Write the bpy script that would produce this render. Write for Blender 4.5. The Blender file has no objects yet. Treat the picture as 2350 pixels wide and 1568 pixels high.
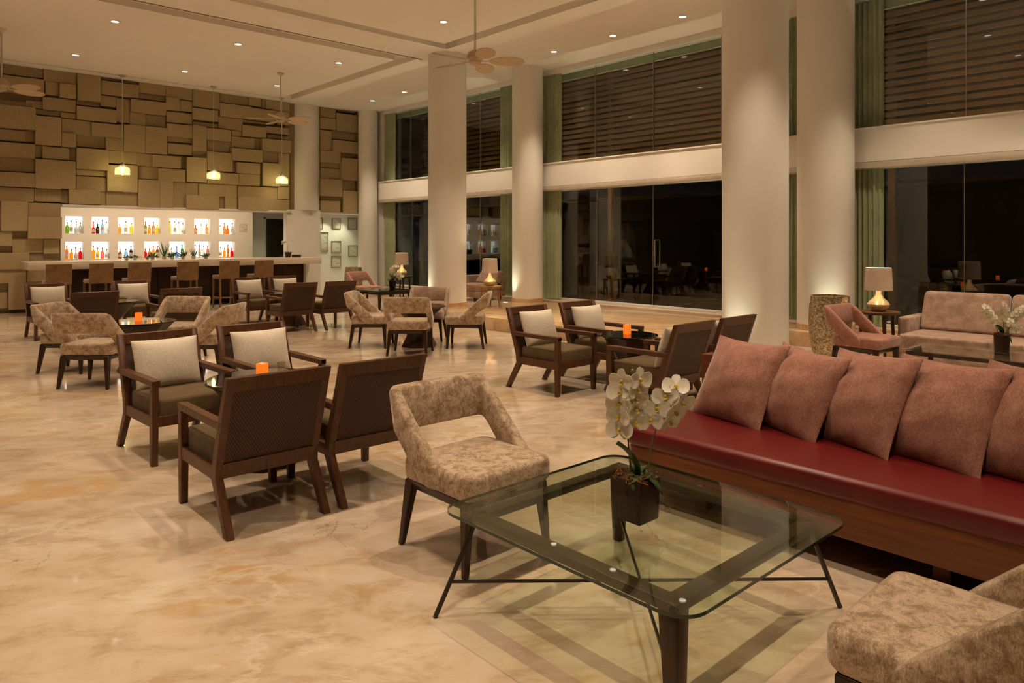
import bpy, bmesh, math, random
from mathutils import Vector, Matrix
R = math.radians
rnd = random.Random(7)
scn = bpy.context.scene
COL = scn.collection

# ------------------------------------------------------------------ camera
FPX, HZ, TH, CH = 1643.0, 551.0, R(42.4), 1.5
cd = bpy.data.cameras.new('camera'); cam = bpy.data.objects.new('camera', cd); COL.objects.link(cam)
cd.sensor_width = 36.0; cd.lens = FPX / 2350 * 36; cd.shift_y = -(784 - HZ) / 2350
cd.clip_start = 0.05; cd.clip_end = 200
cam.location = (0, 0, CH); cam.rotation_euler = (R(90), 0, -TH)
scn.camera = cam
# ------------------------------------------------------------------ world, exposure, light levels
w = bpy.data.worlds.new('night'); scn.world = w; w.use_nodes = True
w.node_tree.nodes['Background'].inputs[0].default_value = (0.010, 0.011, 0.014, 1)
w.node_tree.nodes['Background'].inputs[1].default_value = 0.25
vs = scn.view_settings
vs.view_transform = 'Standard'; vs.look = 'None'; vs.gamma = 1; vs.exposure = 0.02
vs.use_curve_mapping = False
cy = scn.cycles; cy.max_bounces = 6; cy.diffuse_bounces = 3; cy.glossy_bounces = 3; cy.transmission_bounces = 3; cy.transparent_max_bounces = 12
cy.use_light_tree = False; cy.use_adaptive_sampling = True; cy.adaptive_threshold = 0.05; cy.adaptive_min_samples = 16; cy.use_denoising = True
cy.caustics_reflective = False; cy.caustics_refractive = False
WARM = (1.0, 0.755, 0.51)
P_DOWN = 255.0      # ceiling downlights, watts each
P_UP = 26.0         # floor uplights
P_LAMP = 9.0        # table lamps
P_PEND = 6.0        # pendants

# ------------------------------------------------------------------ helpers
SX, CXX = math.sin(TH), math.cos(TH)
def onY(px, Y):
    a = (px - 1175) / FPX
    return Y * (SX + a * CXX) / (CXX - a * SX)
def onX(px, X):
    a = (px - 1175) / FPX
    return X * (CXX - a * SX) / (SX + a * CXX)
def zat(px, py, Y):
    a = (px - 1175) / FPX
    return CH + (HZ - py) / FPX * Y / (CXX - a * SX)

class MB:
    def __init__(s): s.v = []; s.f = []
    def add(s, vs_, fs):
        o = len(s.v); s.v += [tuple(p) for p in vs_]; s.f += [tuple(i + o for i in f) for f in fs]; return s
    def hexa(s, p):
        return s.add(p, [(0, 3, 2, 1), (4, 5, 6, 7), (0, 1, 5, 4), (1, 2, 6, 5), (2, 3, 7, 6), (3, 0, 4, 7)])
    def box(s, x0, x1, y0, y1, z0, z1):
        return s.hexa([(x0, y0, z0), (x1, y0, z0), (x1, y1, z0), (x0, y1, z0), (x0, y0, z1), (x1, y0, z1), (x1, y1, z1), (x0, y1, z1)])
    def taper(s, cx, cy, z0, z1, a0, a1, dx=0, dy=0, b0=None, b1=None):
        b0 = a0 if b0 is None else b0; b1 = a1 if b1 is None else b1
        p = [(cx + i * a0 + dx, cy + j * b0 + dy, z0) for i, j in ((-1, -1), (1, -1), (1, 1), (-1, 1))]
        q = [(cx + i * a1, cy + j * b1, z1) for i, j in ((-1, -1), (1, -1), (1, 1), (-1, 1))]
        return s.hexa(p + q)
    def prismx(s, poly, x0, x1):
        n = len(poly); v = [(x0, y, z) for y, z in poly] + [(x1, y, z) for y, z in poly]
        return s.add(v, [tuple(range(n))[::-1], tuple(range(n, 2 * n))] + [(i, (i + 1) % n, n + (i + 1) % n, n + i) for i in range(n)])
    def prismz(s, poly, z0, z1, sc=1.0):
        n = len(poly); v = [(x, y, z0) for x, y in poly] + [(x * sc, y * sc, z1) for x, y in poly]
        return s.add(v, [tuple(range(n))[::-1], tuple(range(n, 2 * n))] + [(i, (i + 1) % n, n + (i + 1) % n, n + i) for i in range(n)])
    def lathe(s, prof, n=24, c=(0, 0, 0), rot=0.0, caps=True):
        v = []; f = []; m = len(prof)
        for r, z in prof:
            for k in range(n):
                a = 2 * math.pi * k / n + rot
                v.append((c[0] + r * math.cos(a), c[1] + r * math.sin(a), c[2] + z))
        for i in range(m - 1):
            for k in range(n):
                f.append((i * n + k, i * n + (k + 1) % n, (i + 1) * n + (k + 1) % n, (i + 1) * n + k))
        if caps:
            f.append(tuple(range(n))[::-1]); f.append(tuple(range((m - 1) * n, m * n)))
        return s.add(v, f)
    def tube(s, pts, r, n=8):
        pts = [Vector(p) for p in pts]; v = []; f = []
        rs = r if isinstance(r, (list, tuple)) else [r] * len(pts)
        up = None
        for i, p in enumerate(pts):
            d = (pts[min(i + 1, len(pts) - 1)] - pts[max(i - 1, 0)]).normalized()
            if up is None:
                up = Vector((0, 0, 1)) if abs(d.z) < 0.9 else Vector((1, 0, 0))
            x = d.cross(up).normalized(); y = x.cross(d).normalized(); up = y
            for k in range(n):
                a = 2 * math.pi * (k + .5) / n
                v.append(p + (x * math.cos(a) + y * math.sin(a)) * rs[i])
        m = len(pts)
        for i in range(m - 1):
            for k in range(n):
                f.append((i * n + k, i * n + (k + 1) % n, (i + 1) * n + (k + 1) % n, (i + 1) * n + k))
        f.append(tuple(range(n))[::-1]); f.append(tuple(range((m - 1) * n, m * n)))
        return s.add(v, f)
    def grid(s, fn, nu, nv):
        v = [fn(i / nu, j / nv) for j in range(nv + 1) for i in range(nu + 1)]
        return s.add(v, [(j * (nu + 1) + i, j * (nu + 1) + i + 1, (j + 1) * (nu + 1) + i + 1, (j + 1) * (nu + 1) + i) for j in range(nv) for i in range(nu)])
    def xform(s, M):
        s.v = [tuple(M @ Vector(p)) for p in s.v]; return s
    def mesh(s, name, mat, bevel=0, seg=2, smooth=35, weld=False):
        me = bpy.data.meshes.new(name); me.from_pydata(s.v, [], s.f)
        bm = bmesh.new(); bm.from_mesh(me)
        if weld: bmesh.ops.remove_doubles(bm, verts=bm.verts, dist=1e-5)
        bmesh.ops.recalc_face_normals(bm, faces=bm.faces)
        if bevel:
            ed = [e for e in bm.edges if len(e.link_faces) == 2 and e.calc_face_angle(0) > R(28)]
            bmesh.ops.bevel(bm, geom=ed, offset=bevel, segments=seg, profile=0.5, affect='EDGES', clamp_overlap=True)
        bm.to_mesh(me); bm.free()
        if smooth:
            me.polygons.foreach_set('use_smooth', [True] * len(me.polygons))
            me.set_sharp_from_angle(angle=R(smooth))
        if mat is not None: me.materials.append(mat)
        return me

def rrect(a, b, r, n=6):
    o = []
    for cx, cy, s in ((a - r, b - r, 0), (-a + r, b - r, 90), (-a + r, -b + r, 180), (a - r, -b + r, 270)):
        for i in range(n + 1):
            q = R(s + 90 * i / n); o.append((cx + r * math.cos(q), cy + r * math.sin(q)))
    return o

def link(name, me, parent=None, loc=(0, 0, 0), rz=0.0, label=None):
    o = bpy.data.objects.new(name, me); COL.objects.link(o)
    o.location = loc; o.rotation_euler = (0, 0, rz); o.parent = parent
    if label: o['label'] = label
    return o
def tag(o, label, cat, group=None):
    o['label'] = label; o['category'] = cat
    if group: o['group'] = group
    return o
def struct(name, me=None, parent=None, loc=(0, 0, 0)):
    o = link(name, me, parent, loc)
    if parent is None: o['kind'] = 'structure'
    return o
def empty(name, label, cat, loc=(0, 0, 0), rz=0.0, group=None):
    o = link(name, None, None, loc, rz); o.empty_display_size = 0.1
    return tag(o, label, cat, group)
class Kit:
    def __init__(s): s.p = []
    def part(s, name, mb, mat, bevel=0, seg=2, smooth=35, parent=None, label=None, loc=(0, 0, 0), weld=False):
        s.p.append((name, mb.mesh(name, mat, bevel, seg, smooth, weld), parent, label, loc)); return len(s.p) - 1
    def again(s, idx, loc=(0, 0, 0), parent=None):
        n, me, p, l, _ = s.p[idx]; s.p.append((n, me, parent, l, loc)); return len(s.p) - 1
    def spawn(s, name, label, cat, loc, rz=0.0, group=None, mats=None):
        e = empty(name, label, cat, loc, rz, group); obs = []
        for n, me, par, l, lc in s.p:
            obs.append(link(n, me, e if par is None else obs[par], lc, 0, l))
        if mats:
            for o in obs:
                for a, b in mats.items():
                    if o.data.materials[0] == a:
                        o.material_slots[0].link = 'OBJECT'; o.material_slots[0].material = b
        return e
def lamp(name, kind, energy, parent, loc, color=WARM, radius=0.05, rot=(0, 0, 0), size=None, blend=None):
    l = bpy.data.lights.new(name, kind); l.energy = energy; l.color = color
    if kind in ('POINT', 'SPOT'): l.shadow_soft_size = radius
    if kind == 'SPOT':
        l.spot_size = R(size or 120); l.spot_blend = 0.6 if blend is None else blend
    o = bpy.data.objects.new(name, l); COL.objects.link(o); o.parent = parent; o.location = loc; o.rotation_euler = rot
    return o

# ------------------------------------------------------------------ materials
MATS = {}
def nt(name):
    m = bpy.data.materials.new(name); m.use_nodes = True; t = m.node_tree
    MATS[name] = m
    return m, t, t.nodes['Principled BSDF']
def ramp(t, fac, stops):
    r = t.nodes.new('ShaderNodeValToRGB'); e = r.color_ramp.elements
    while len(e) < len(stops): e.new(0.5)
    for i, (p, c) in enumerate(stops): e[i].position = p; e[i].color = (*c, 1)
    t.links.new(fac, r.inputs[0]); return r.outputs[0]
def noise(t, scale, detail=4, rough=0.55, stretch=None, dist=0.0, vec=None, turn=None):
    n = t.nodes.new('ShaderNodeTexNoise'); n.inputs['Scale'].default_value = scale; n.inputs['Detail'].default_value = detail
    n.inputs['Roughness'].default_value = rough; n.inputs['Distortion'].default_value = dist
    c = t.nodes.new('ShaderNodeTexCoord'); mp = t.nodes.new('ShaderNodeMapping')
    if stretch: mp.inputs['Scale'].default_value = stretch
    if turn is not None:
        mp.vector_type = 'TEXTURE'; mp.inputs['Rotation'].default_value = (0, 0, turn); mp.inputs['Scale'].default_value = [1 / v for v in stretch]
    t.links.new(c.outputs['Object'] if vec is None else vec, mp.inputs[0]); t.links.new(mp.outputs[0], n.inputs['Vector'])
    return n.outputs[0]
def bump(t, b, h, strength=0.2, dist=0.01):
    n = t.nodes.new('ShaderNodeBump'); n.inputs['Strength'].default_value = strength; n.inputs['Distance'].default_value = dist
    t.links.new(h, n.inputs['Height']); t.links.new(n.outputs[0], b.inputs['Normal'])
def mixc(t, fac, a, b, mode='MIX'):
    m = t.nodes.new('ShaderNodeMix'); m.data_type = 'RGBA'; m.blend_type = mode
    for s, v in ((0, fac), (6, a), (7, b)):
        if hasattr(v, 'links'): t.links.new(v, m.inputs[s])
        else: m.inputs[s].default_value = v if s == 0 else (*v, 1)
    return m.outputs[2]
def plain(name, col, rough=0.6, metal=0.0, spec=0.5, var=0.08, scale=6.0, coat=0.0, sheen=0.0):
    m, t, b = nt(name)
    c = ramp(t, noise(t, scale, 2), [(0.3, [x * (1 - var) for x in col]), (0.7, [min(1, x * (1 + var)) for x in col])])
    t.links.new(c, b.inputs['Base Color'])
    b.inputs['Roughness'].default_value = rough; b.inputs['Metallic'].default_value = metal
    b.inputs['Specular IOR Level'].default_value = spec; b.inputs['Coat Weight'].default_value = coat
    if sheen: b.inputs['Sheen Weight'].default_value = sheen; b.inputs['Sheen Roughness'].default_value = 0.4
    return m
def wood(name, dark, light, rough=0.38, stretch=(30, 30, 3), scale=1.0, spec=0.4):
    m, t, b = nt(name)
    g = noise(t, 2.0 * scale, 4, 0.6, stretch, 0.4)
    t.links.new(ramp(t, g, [(0.32, dark), (0.68, light)]), b.inputs['Base Color'])
    b.inputs['Roughness'].default_value = rough; b.inputs['Specular IOR Level'].default_value = spec
    bump(t, b, g, 0.08, 0.004)
    return m
def fabric(name, dark, light, patch=9.0, weave=260.0, sheen=0.4, lo=0.38, hi=0.62, rgh=0.68):
    m, t, b = nt(name)
    p = noise(t, patch, 5, rgh, None, 0.4); f = noise(t, weave, 1, 0.5, (1, 1, 0.35))
    c = ramp(t, p, [(lo, dark), (hi, light)])
    c2 = ramp(t, f, [(0.3, (0.72, 0.72, 0.72)), (0.7, (1.12, 1.12, 1.12))])
    t.links.new(mixc(t, 1.0, c, c2, 'MULTIPLY'), b.inputs['Base Color'])
    b.inputs['Roughness'].default_value = 0.85; b.inputs['Specular IOR Level'].default_value = 0.2
    b.inputs['Sheen Weight'].default_value = sheen; b.inputs['Sheen Roughness'].default_value = 0.35
    bump(t, b, f, 0.25, 0.003)
    return m
def emit(name, col, strength):
    m, t, b = nt(name)
    b.inputs['Base Color'].default_value = (*col, 1); b.inputs['Emission Color'].default_value = (*col, 1)
    b.inputs['Emission Strength'].default_value = strength
    return m
def thin_glass(name, tint, rough=0.0, f0=0.045):
    m = bpy.data.materials.new(name); m.use_nodes = True; t = m.node_tree; MATS[name] = m
    t.nodes.remove(t.nodes['Principled BSDF']); out = t.nodes['Material Output']
    tr = t.nodes.new('ShaderNodeBsdfTransparent'); tr.inputs[0].default_value = (*tint, 1)
    gl = t.nodes.new('ShaderNodeBsdfGlossy'); gl.inputs['Roughness'].default_value = rough; gl.inputs[0].default_value = (1, 1, 1, 1)
    lw = t.nodes.new('ShaderNodeLayerWeight'); lw.inputs[0].default_value = 0.5
    pw = t.nodes.new('ShaderNodeMath'); pw.operation = 'POWER'; pw.inputs[1].default_value = 5
    t.links.new(lw.outputs['Facing'], pw.inputs[0])
    ma = t.nodes.new('ShaderNodeMath'); ma.operation = 'MULTIPLY_ADD'; ma.inputs[1].default_value = 1 - f0; ma.inputs[2].default_value = f0
    t.links.new(pw.outputs[0], ma.inputs[0])
    mx = t.nodes.new('ShaderNodeMixShader'); t.links.new(ma.outputs[0], mx.inputs[0])
    t.links.new(tr.outputs[0], mx.inputs[1]); t.links.new(gl.outputs[0], mx.inputs[2]); t.links.new(mx.outputs[0], out.inputs[0])
    return m

def marble(name, base, tan, pale, vein, rough=0.10):
    m, t, b = nt(name)
    tn = -TH + R(8)
    big = noise(t, 0.85, 4, 0.60, (0.75, 1.15, 1), 0.7, turn=tn)
    fine = noise(t, 4.2, 6, 0.70, (0.75, 1.35, 1), 0.5, turn=tn)
    c = ramp(t, big, [(0.32, tan), (0.50, base), (0.66, pale)])
    c2 = ramp(t, fine, [(0.34, (0.80, 0.73, 0.63)), (0.5, (1, 1, 1)), (0.66, (1.10, 1.13, 1.18))])
    c = mixc(t, 1.0, c, c2, 'MULTIPLY')
    def band(n_, lo, hi, k):
        r_ = ramp(t, n_, [(lo, (0, 0, 0)), ((lo + hi) / 2, (1, 1, 1)), (hi, (0, 0, 0))])
        q = t.nodes.new('ShaderNodeMath'); q.operation = 'MULTIPLY'; q.inputs[1].default_value = k; t.links.new(r_, q.inputs[0]); return q.outputs[0]
    def gated(a_, sc, lo):
        g_ = ramp(t, noise(t, sc, 1, 0.5), [(lo, (0, 0, 0)), (lo + .12, (1, 1, 1))])
        q = t.nodes.new('ShaderNodeMath'); q.operation = 'MULTIPLY'; t.links.new(a_, q.inputs[0]); t.links.new(g_, q.inputs[1]); return q.outputs[0]
    c = mixc(t, gated(band(noise(t, 1.2, 6, 0.68, (0.6, 1.7, 1), 0.6, turn=tn), 0.52, 0.66, 0.70), 1.1, .48), c, vein)
    c = mixc(t, gated(band(noise(t, 1.9, 6, 0.66, (0.7, 1.4, 1), 0.5, turn=tn), 0.46, 0.54, 0.34), 1.3, .48), c, (0.84, 0.76, 0.66))
    c = mixc(t, gated(band(noise(t, 1.15, 6, 0.56, (0.8, 1.1, 1), 1.1, turn=tn + 1.0), 0.4965, 0.5035, 0.75), 0.7, .52), c, (0.22, 0.12, 0.05))
    t.links.new(c, b.inputs['Base Color'])
    b.inputs['Roughness'].default_value = rough; b.inputs['Specular IOR Level'].default_value = 0.55
    return m

M_floor = marble('floor_marble', (0.57, 0.455, 0.345), (0.485, 0.375, 0.27), (0.63, 0.525, 0.415), (0.52, 0.32, 0.13), 0.05)
M_step = marble('step_marble', (0.66, 0.46, 0.28), (0.56, 0.36, 0.19), (0.72, 0.56, 0.38), (0.55, 0.30, 0.12), 0.14)
M_white = plain('white_plaster', (0.84, 0.82, 0.78), 0.75, var=0.015, scale=1.5, spec=0.3)
M_ceil = plain('ceiling_paint', (0.92, 0.90, 0.86), 0.85, var=0.01, scale=1.0, spec=0.2)
M_slot = plain('slot_tan', (0.80, 0.71, 0.58), 0.85, var=0.02, spec=0.2)  # tanner and darker than the ceiling panels
M_taupe = plain('taupe_paint', (0.42, 0.35, 0.27), 0.8, var=0.03)
M_panel = wood('wall_panel_veneer', (0.37, 0.285, 0.155), (0.45, 0.35, 0.20), 0.6, (3, 3, 40), 1.0, 0.25)
M_panel2 = wood('wall_panel_veneer_cross', (0.36, 0.275, 0.15), (0.44, 0.34, 0.192), 0.6, (40, 40, 3), 1.0, 0.25)
M_backing = plain('wall_backing', (0.26, 0.195, 0.11), 0.8)
M_dwood = wood('dark_walnut', (0.070, 0.026, 0.010), (0.125, 0.050, 0.020), 0.40)
M_espr = wood('espresso_wood', (0.030, 0.014, 0.008), (0.052, 0.026, 0.014), 0.30)
M_bench = wood('bench_mahogany', (0.115, 0.034, 0.012), (0.20, 0.066, 0.022), 0.34, (25, 1.4, 25))
M_bar = wood('bar_front_wenge', (0.026, 0.011, 0.006), (0.058, 0.026, 0.013), 0.42, (2, 20, 20))
M_owood = wood('oak_side_table', (0.30, 0.16, 0.06), (0.42, 0.24, 0.10), 0.4)
M_stoolwood = wood('stool_wood', (0.16, 0.085, 0.035), (0.24, 0.135, 0.06), 0.45)
M_olive = fabric('olive_seat_fabric', (0.115, 0.078, 0.038), (0.155, 0.108, 0.055), 5, 300, 0.2)
M_cream = fabric('cream_linen', (0.74, 0.66, 0.56), (0.82, 0.74, 0.64), 3, 320, 0.2)
M_chen = fabric('beige_chenille', (0.30, 0.20, 0.122), (0.60, 0.47, 0.345), 15, 260, 0.6, 0.40, 0.57, 0.84)
M_mauve = fabric('mauve_velvet', (0.34, 0.185, 0.135), (0.47, 0.275, 0.21), 8, 220, 0.7)
M_pill = fabric('dusty_rose_velvet', (0.31, 0.142, 0.105), (0.43, 0.212, 0.165), 10, 210, 0.6, 0.38, 0.62, 0.75)
M_sofa = fabric('taupe_mauve_velvet', (0.30, 0.195, 0.145), (0.47, 0.33, 0.255), 7, 200, 0.6)
M_stool = fabric('stool_suede', (0.20, 0.115, 0.052), (0.27, 0.16, 0.078), 7, 240, 0.4)
M_red = plain('oxblood_leather', (0.118, 0.0075, 0.0075), 0.33, var=0.10, scale=3, spec=0.5)
t_ = M_red.node_tree; bump(t_, t_.nodes['Principled BSDF'], noise(t_, 180, 3), 0.12, 0.002)
M_iron = plain('dark_iron', (0.045, 0.032, 0.024), 0.4, 0.6)
M_steel = plain('brushed_steel', (0.62, 0.56, 0.46), 0.3, 1.0)
M_blackpl = plain('black_plastic', (0.012, 0.010, 0.009), 0.5)
M_topgl = plain('black_glass_top', (0.010, 0.009, 0.008), 0.03, spec=0.6)
M_glass = thin_glass('window_glass', (0.82, 0.87, 0.82), 0.0, 0.065)
M_tglass = thin_glass('table_glass', (0.87, 0.93, 0.85), 0.0, 0.04)
M_gedge = plain('glass_edge', (0.035, 0.060, 0.035), 0.1)
M_clear = thin_glass('clear_jar_glass', (0.93, 0.95, 0.90), 0.0, 0.06)
def frosted(name, c, mixf):
    m = bpy.data.materials.new(name); m.use_nodes = True; t = m.node_tree; MATS[name] = m
    t.nodes.remove(t.nodes['Principled BSDF']); out = t.nodes['Material Output']
    tr = t.nodes.new('ShaderNodeBsdfTransparent'); tr.inputs[0].default_value = (*c, 1)
    tl = t.nodes.new('ShaderNodeBsdfTranslucent'); tl.inputs[0].default_value = (*c, 1)
    gl = t.nodes.new('ShaderNodeBsdfGlossy'); gl.inputs['Roughness'].default_value = 0.08
    a = t.nodes.new('ShaderNodeMixShader'); a.inputs[0].default_value = mixf
    b = t.nodes.new('ShaderNodeMixShader'); b.inputs[0].default_value = 0.08
    t.links.new(tr.outputs[0], a.inputs[1]); t.links.new(tl.outputs[0], a.inputs[2]); t.links.new(a.outputs[0], b.inputs[1]); t.links.new(gl.outputs[0], b.inputs[2]); t.links.new(b.outputs[0], out.inputs[0])
    return m
M_jar = frosted('ribbed_jar_glass', (0.92, 0.93, 0.80), 0.14)
M_curt = fabric('sage_curtain', (0.38, 0.44, 0.27), (0.48, 0.54, 0.35), 3, 200, 0.2)
M_slat = wood('exterior_slat_wood', (0.26, 0.115, 0.042), (0.38, 0.18, 0.07), 0.7, (30, 2, 30))
M_night = plain('night_ground', (0.02, 0.018, 0.015), 0.9)
M_fan = plain('fan_wicker', (0.55, 0.43, 0.28), 0.7, var=0.12, scale=60)
M_fanrod = plain('fan_enamel', (0.70, 0.62, 0.50), 0.5)
M_marbw = plain('counter_stone', (0.72, 0.64, 0.54), 0.22, var=0.05, scale=3)
M_shade = plain('lamp_shade_linen', (0.66, 0.52, 0.42), 0.8)
M_petal = plain('orchid_petal', (0.86, 0.82, 0.72), 0.55, var=0.04, scale=40)
M_yel = plain('orchid_throat', (0.70, 0.52, 0.10), 0.6)
M_leaf = plain('leaf_green', (0.035, 0.085, 0.022), 0.35, var=0.25, scale=10)
M_leaf2 = plain('succulent_green', (0.075, 0.14, 0.05), 0.5, var=0.3, scale=30)
M_stem = plain('stem_green', (0.13, 0.15, 0.045), 0.5)
M_moss = fabric('dried_moss', (0.12, 0.045, 0.015), (0.30, 0.13, 0.045), 60, 200, 0.0)
M_potw = plain('pale_ceramic', (0.55, 0.48, 0.40), 0.4)
M_door = plain('dark_olive_door', (0.055, 0.052, 0.022), 0.45)
M_paper = None
def paper():
    m, t, b = nt('printed_paper')
    f = noise(t, 9, 3, 0.5, (1, 1, 6))
    t.links.new(ramp(t, f, [(0.38, (0.42, 0.41, 0.34)), (0.54, (0.72, 0.70, 0.60))]), b.inputs['Base Color'])
    b.inputs['Roughness'].default_value = 0.7
    return m
M_paper = paper()
def mosaic():
    m, t, b = nt('gold_mosaic')
    v = t.nodes.new('ShaderNodeTexVoronoi'); v.inputs['Scale'].default_value = 62
    c = t.nodes.new('ShaderNodeTexCoord'); t.links.new(c.outputs['Object'], v.inputs['Vector'])
    t.links.new(ramp(t, v.outputs['Color'], [(0.2, (0.30, 0.22, 0.12)), (0.8, (0.78, 0.68, 0.46))]), b.inputs['Base Color'])
    b.inputs['Metallic'].default_value = 0.75; b.inputs['Roughness'].default_value = 0.28
    bump(t, b, v.outputs['Distance'], 0.6, 0.006)
    return m
M_mos = mosaic()
def woven():
    m, t, b = nt('woven_cane_back')
    c = t.nodes.new('ShaderNodeTexCoord'); w1 = t.nodes.new('ShaderNodeTexWave'); w1.wave_type = 'BANDS'; w1.bands_direction = 'DIAGONAL'
    w1.inputs['Scale'].default_value = 42; w1.inputs['Distortion'].default_value = 2.2; w1.inputs['Detail'].default_value = 1; w1.inputs['Detail Scale'].default_value = 12
    t.links.new(c.outputs['Object'], w1.inputs['Vector'])
    t.links.new(ramp(t, w1.outputs[0], [(0.3, (0.034, 0.015, 0.007)), (0.75, (0.105, 0.050, 0.022))]), b.inputs['Base Color'])
    b.inputs['Roughness'].default_value = 0.6; bump(t, b, w1.outputs[0], 0.6, 0.004)
    return m
M_weave = woven()
E_down = emit('downlight_lens', (1.0, 0.90, 0.74), 3.2)
E_niche = emit('niche_light', (1.0, 0.95, 0.86), 1.5)
E_bulb = emit('bulb_glow', (1.0, 0.82, 0.50), 25)
E_cand = emit('candle_glow', (1.0, 0.15, 0.012), 1.15)
E_up = emit('uplight_lens', (1.0, 0.95, 0.75), 8)

# ------------------------------------------------------------------ the room shell
Z0 = 5.10; XW = 10.82; PZ = 0.21; YB = 17.85
struct('floor', MB().box(-9.2, XW + 0.3, -4.2, 22.2, -0.2, 0).mesh('floor', M_floor, smooth=0))
pl = MB()
pl.prismz([(7.79, 12.3), (7.79, 5.6), (9.82, 5.6), (9.82, -4.2), (XW + 0.3, -4.2), (XW + 0.3, 12.3)], 0.0, PZ)
struct('floor_platform', pl.mesh('floor_platform', M_step, 0.008, 2, 30))
# ceiling: plane at Z0 with recessed slots, one ring over the seating, one over the bar side
def ring_ceiling():
    mb = MB(); T = 0.30
    def pan(x0, x1, y0, y1): mb.box(x0, x1, y0, y1, Z0, Z0 + T)
    sw = 0.26
    # window-side strip
    pan(8.20, XW + 0.3, -4.2, 22.2)
    # area C (near): panel inside slot
    pan(-9.2, 8.20 - sw, -4.2, 10.80 - sw)
    # beam between the slots
    pan(-9.2, 8.20, 10.80, 11.76)
    # area A panel
    pan(-9.2, 8.17 - sw, 12.14, 17.30)
    pan(-9.2, 8.20, 17.38, 22.2)
    return mb
struct('ceiling', ring_ceiling().mesh('ceiling', M_ceil, smooth=0))
sl = MB()
sl.box(7.85, 8.25, -4.2, 10.9, Z0 + 0.13, Z0 + 0.29); sl.box(-9.2, 8.25, 10.45, 10.9, Z0 + 0.13, Z0 + 0.29)
sl.box(-9.2, 8.25, 11.7, 12.25, Z0 + 0.09, Z0 + 0.29); sl.box(7.82, 8.25, 11.7, 17.45, Z0 + 0.13, Z0 + 0.29); sl.box(-9.2, 8.25, 17.25, 17.45, Z0 + 0.06, Z0 + 0.29)
struct('trim_1', sl.mesh('ceiling_slot', M_slot, smooth=0))
struct('trim_2', MB().box(-9.2, 8.3, 11.74, 11.765, Z0 - 0.004, Z0 + 0.1).mesh('slot_gap_shade', M_blackpl, smooth=0))  # black strip stands in for the shade in the slot's near gap
# outer walls out of view
struct('wall_left', MB().box(-9.4, -9.2, -4.4, 22.2, 0, 5.6).mesh('wall_left', M_taupe, smooth=0))
struct('wall_back', MB().box(-9.4, XW + 0.3, -4.4, -4.2, 0, 5.6).mesh('wall_back', M_taupe, smooth=0))
# bar wall: upper backing with the low opening, plus full height piece at the left
bw = MB()
NL, NR, NT_ = 3.20, 8.27, 2.27
bw.box(1.6, NL, YB, YB + 0.25, 0, Z0 + 0.2)
bw.box(-9.2, 1.6, YB, YB + 0.25, NT_, Z0 + 0.2)
bw.box(NL, 10.75, YB, YB + 0.25, NT_, Z0 + 0.2)
wall_bar = struct('wall_bar', bw.mesh('wall_bar', M_backing, smooth=0))
struct('trim_3', MB().box(NL, 8.35, YB - 0.16, YB + 0.26, NT_ - 0.055, NT_ - 0.005).box(9.2, 10.6, YB - 0.12, YB + 0.26, NT_ - 0.055, NT_ - 0.005).mesh('opening_lintel_trim', M_white, 0.004))
struct('baseboard_bar', MB().box(1.2, NL, YB - 0.05, YB + 0.02, 0, 0.13).mesh('baseboard_bar', M_backing, 0.004))
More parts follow.
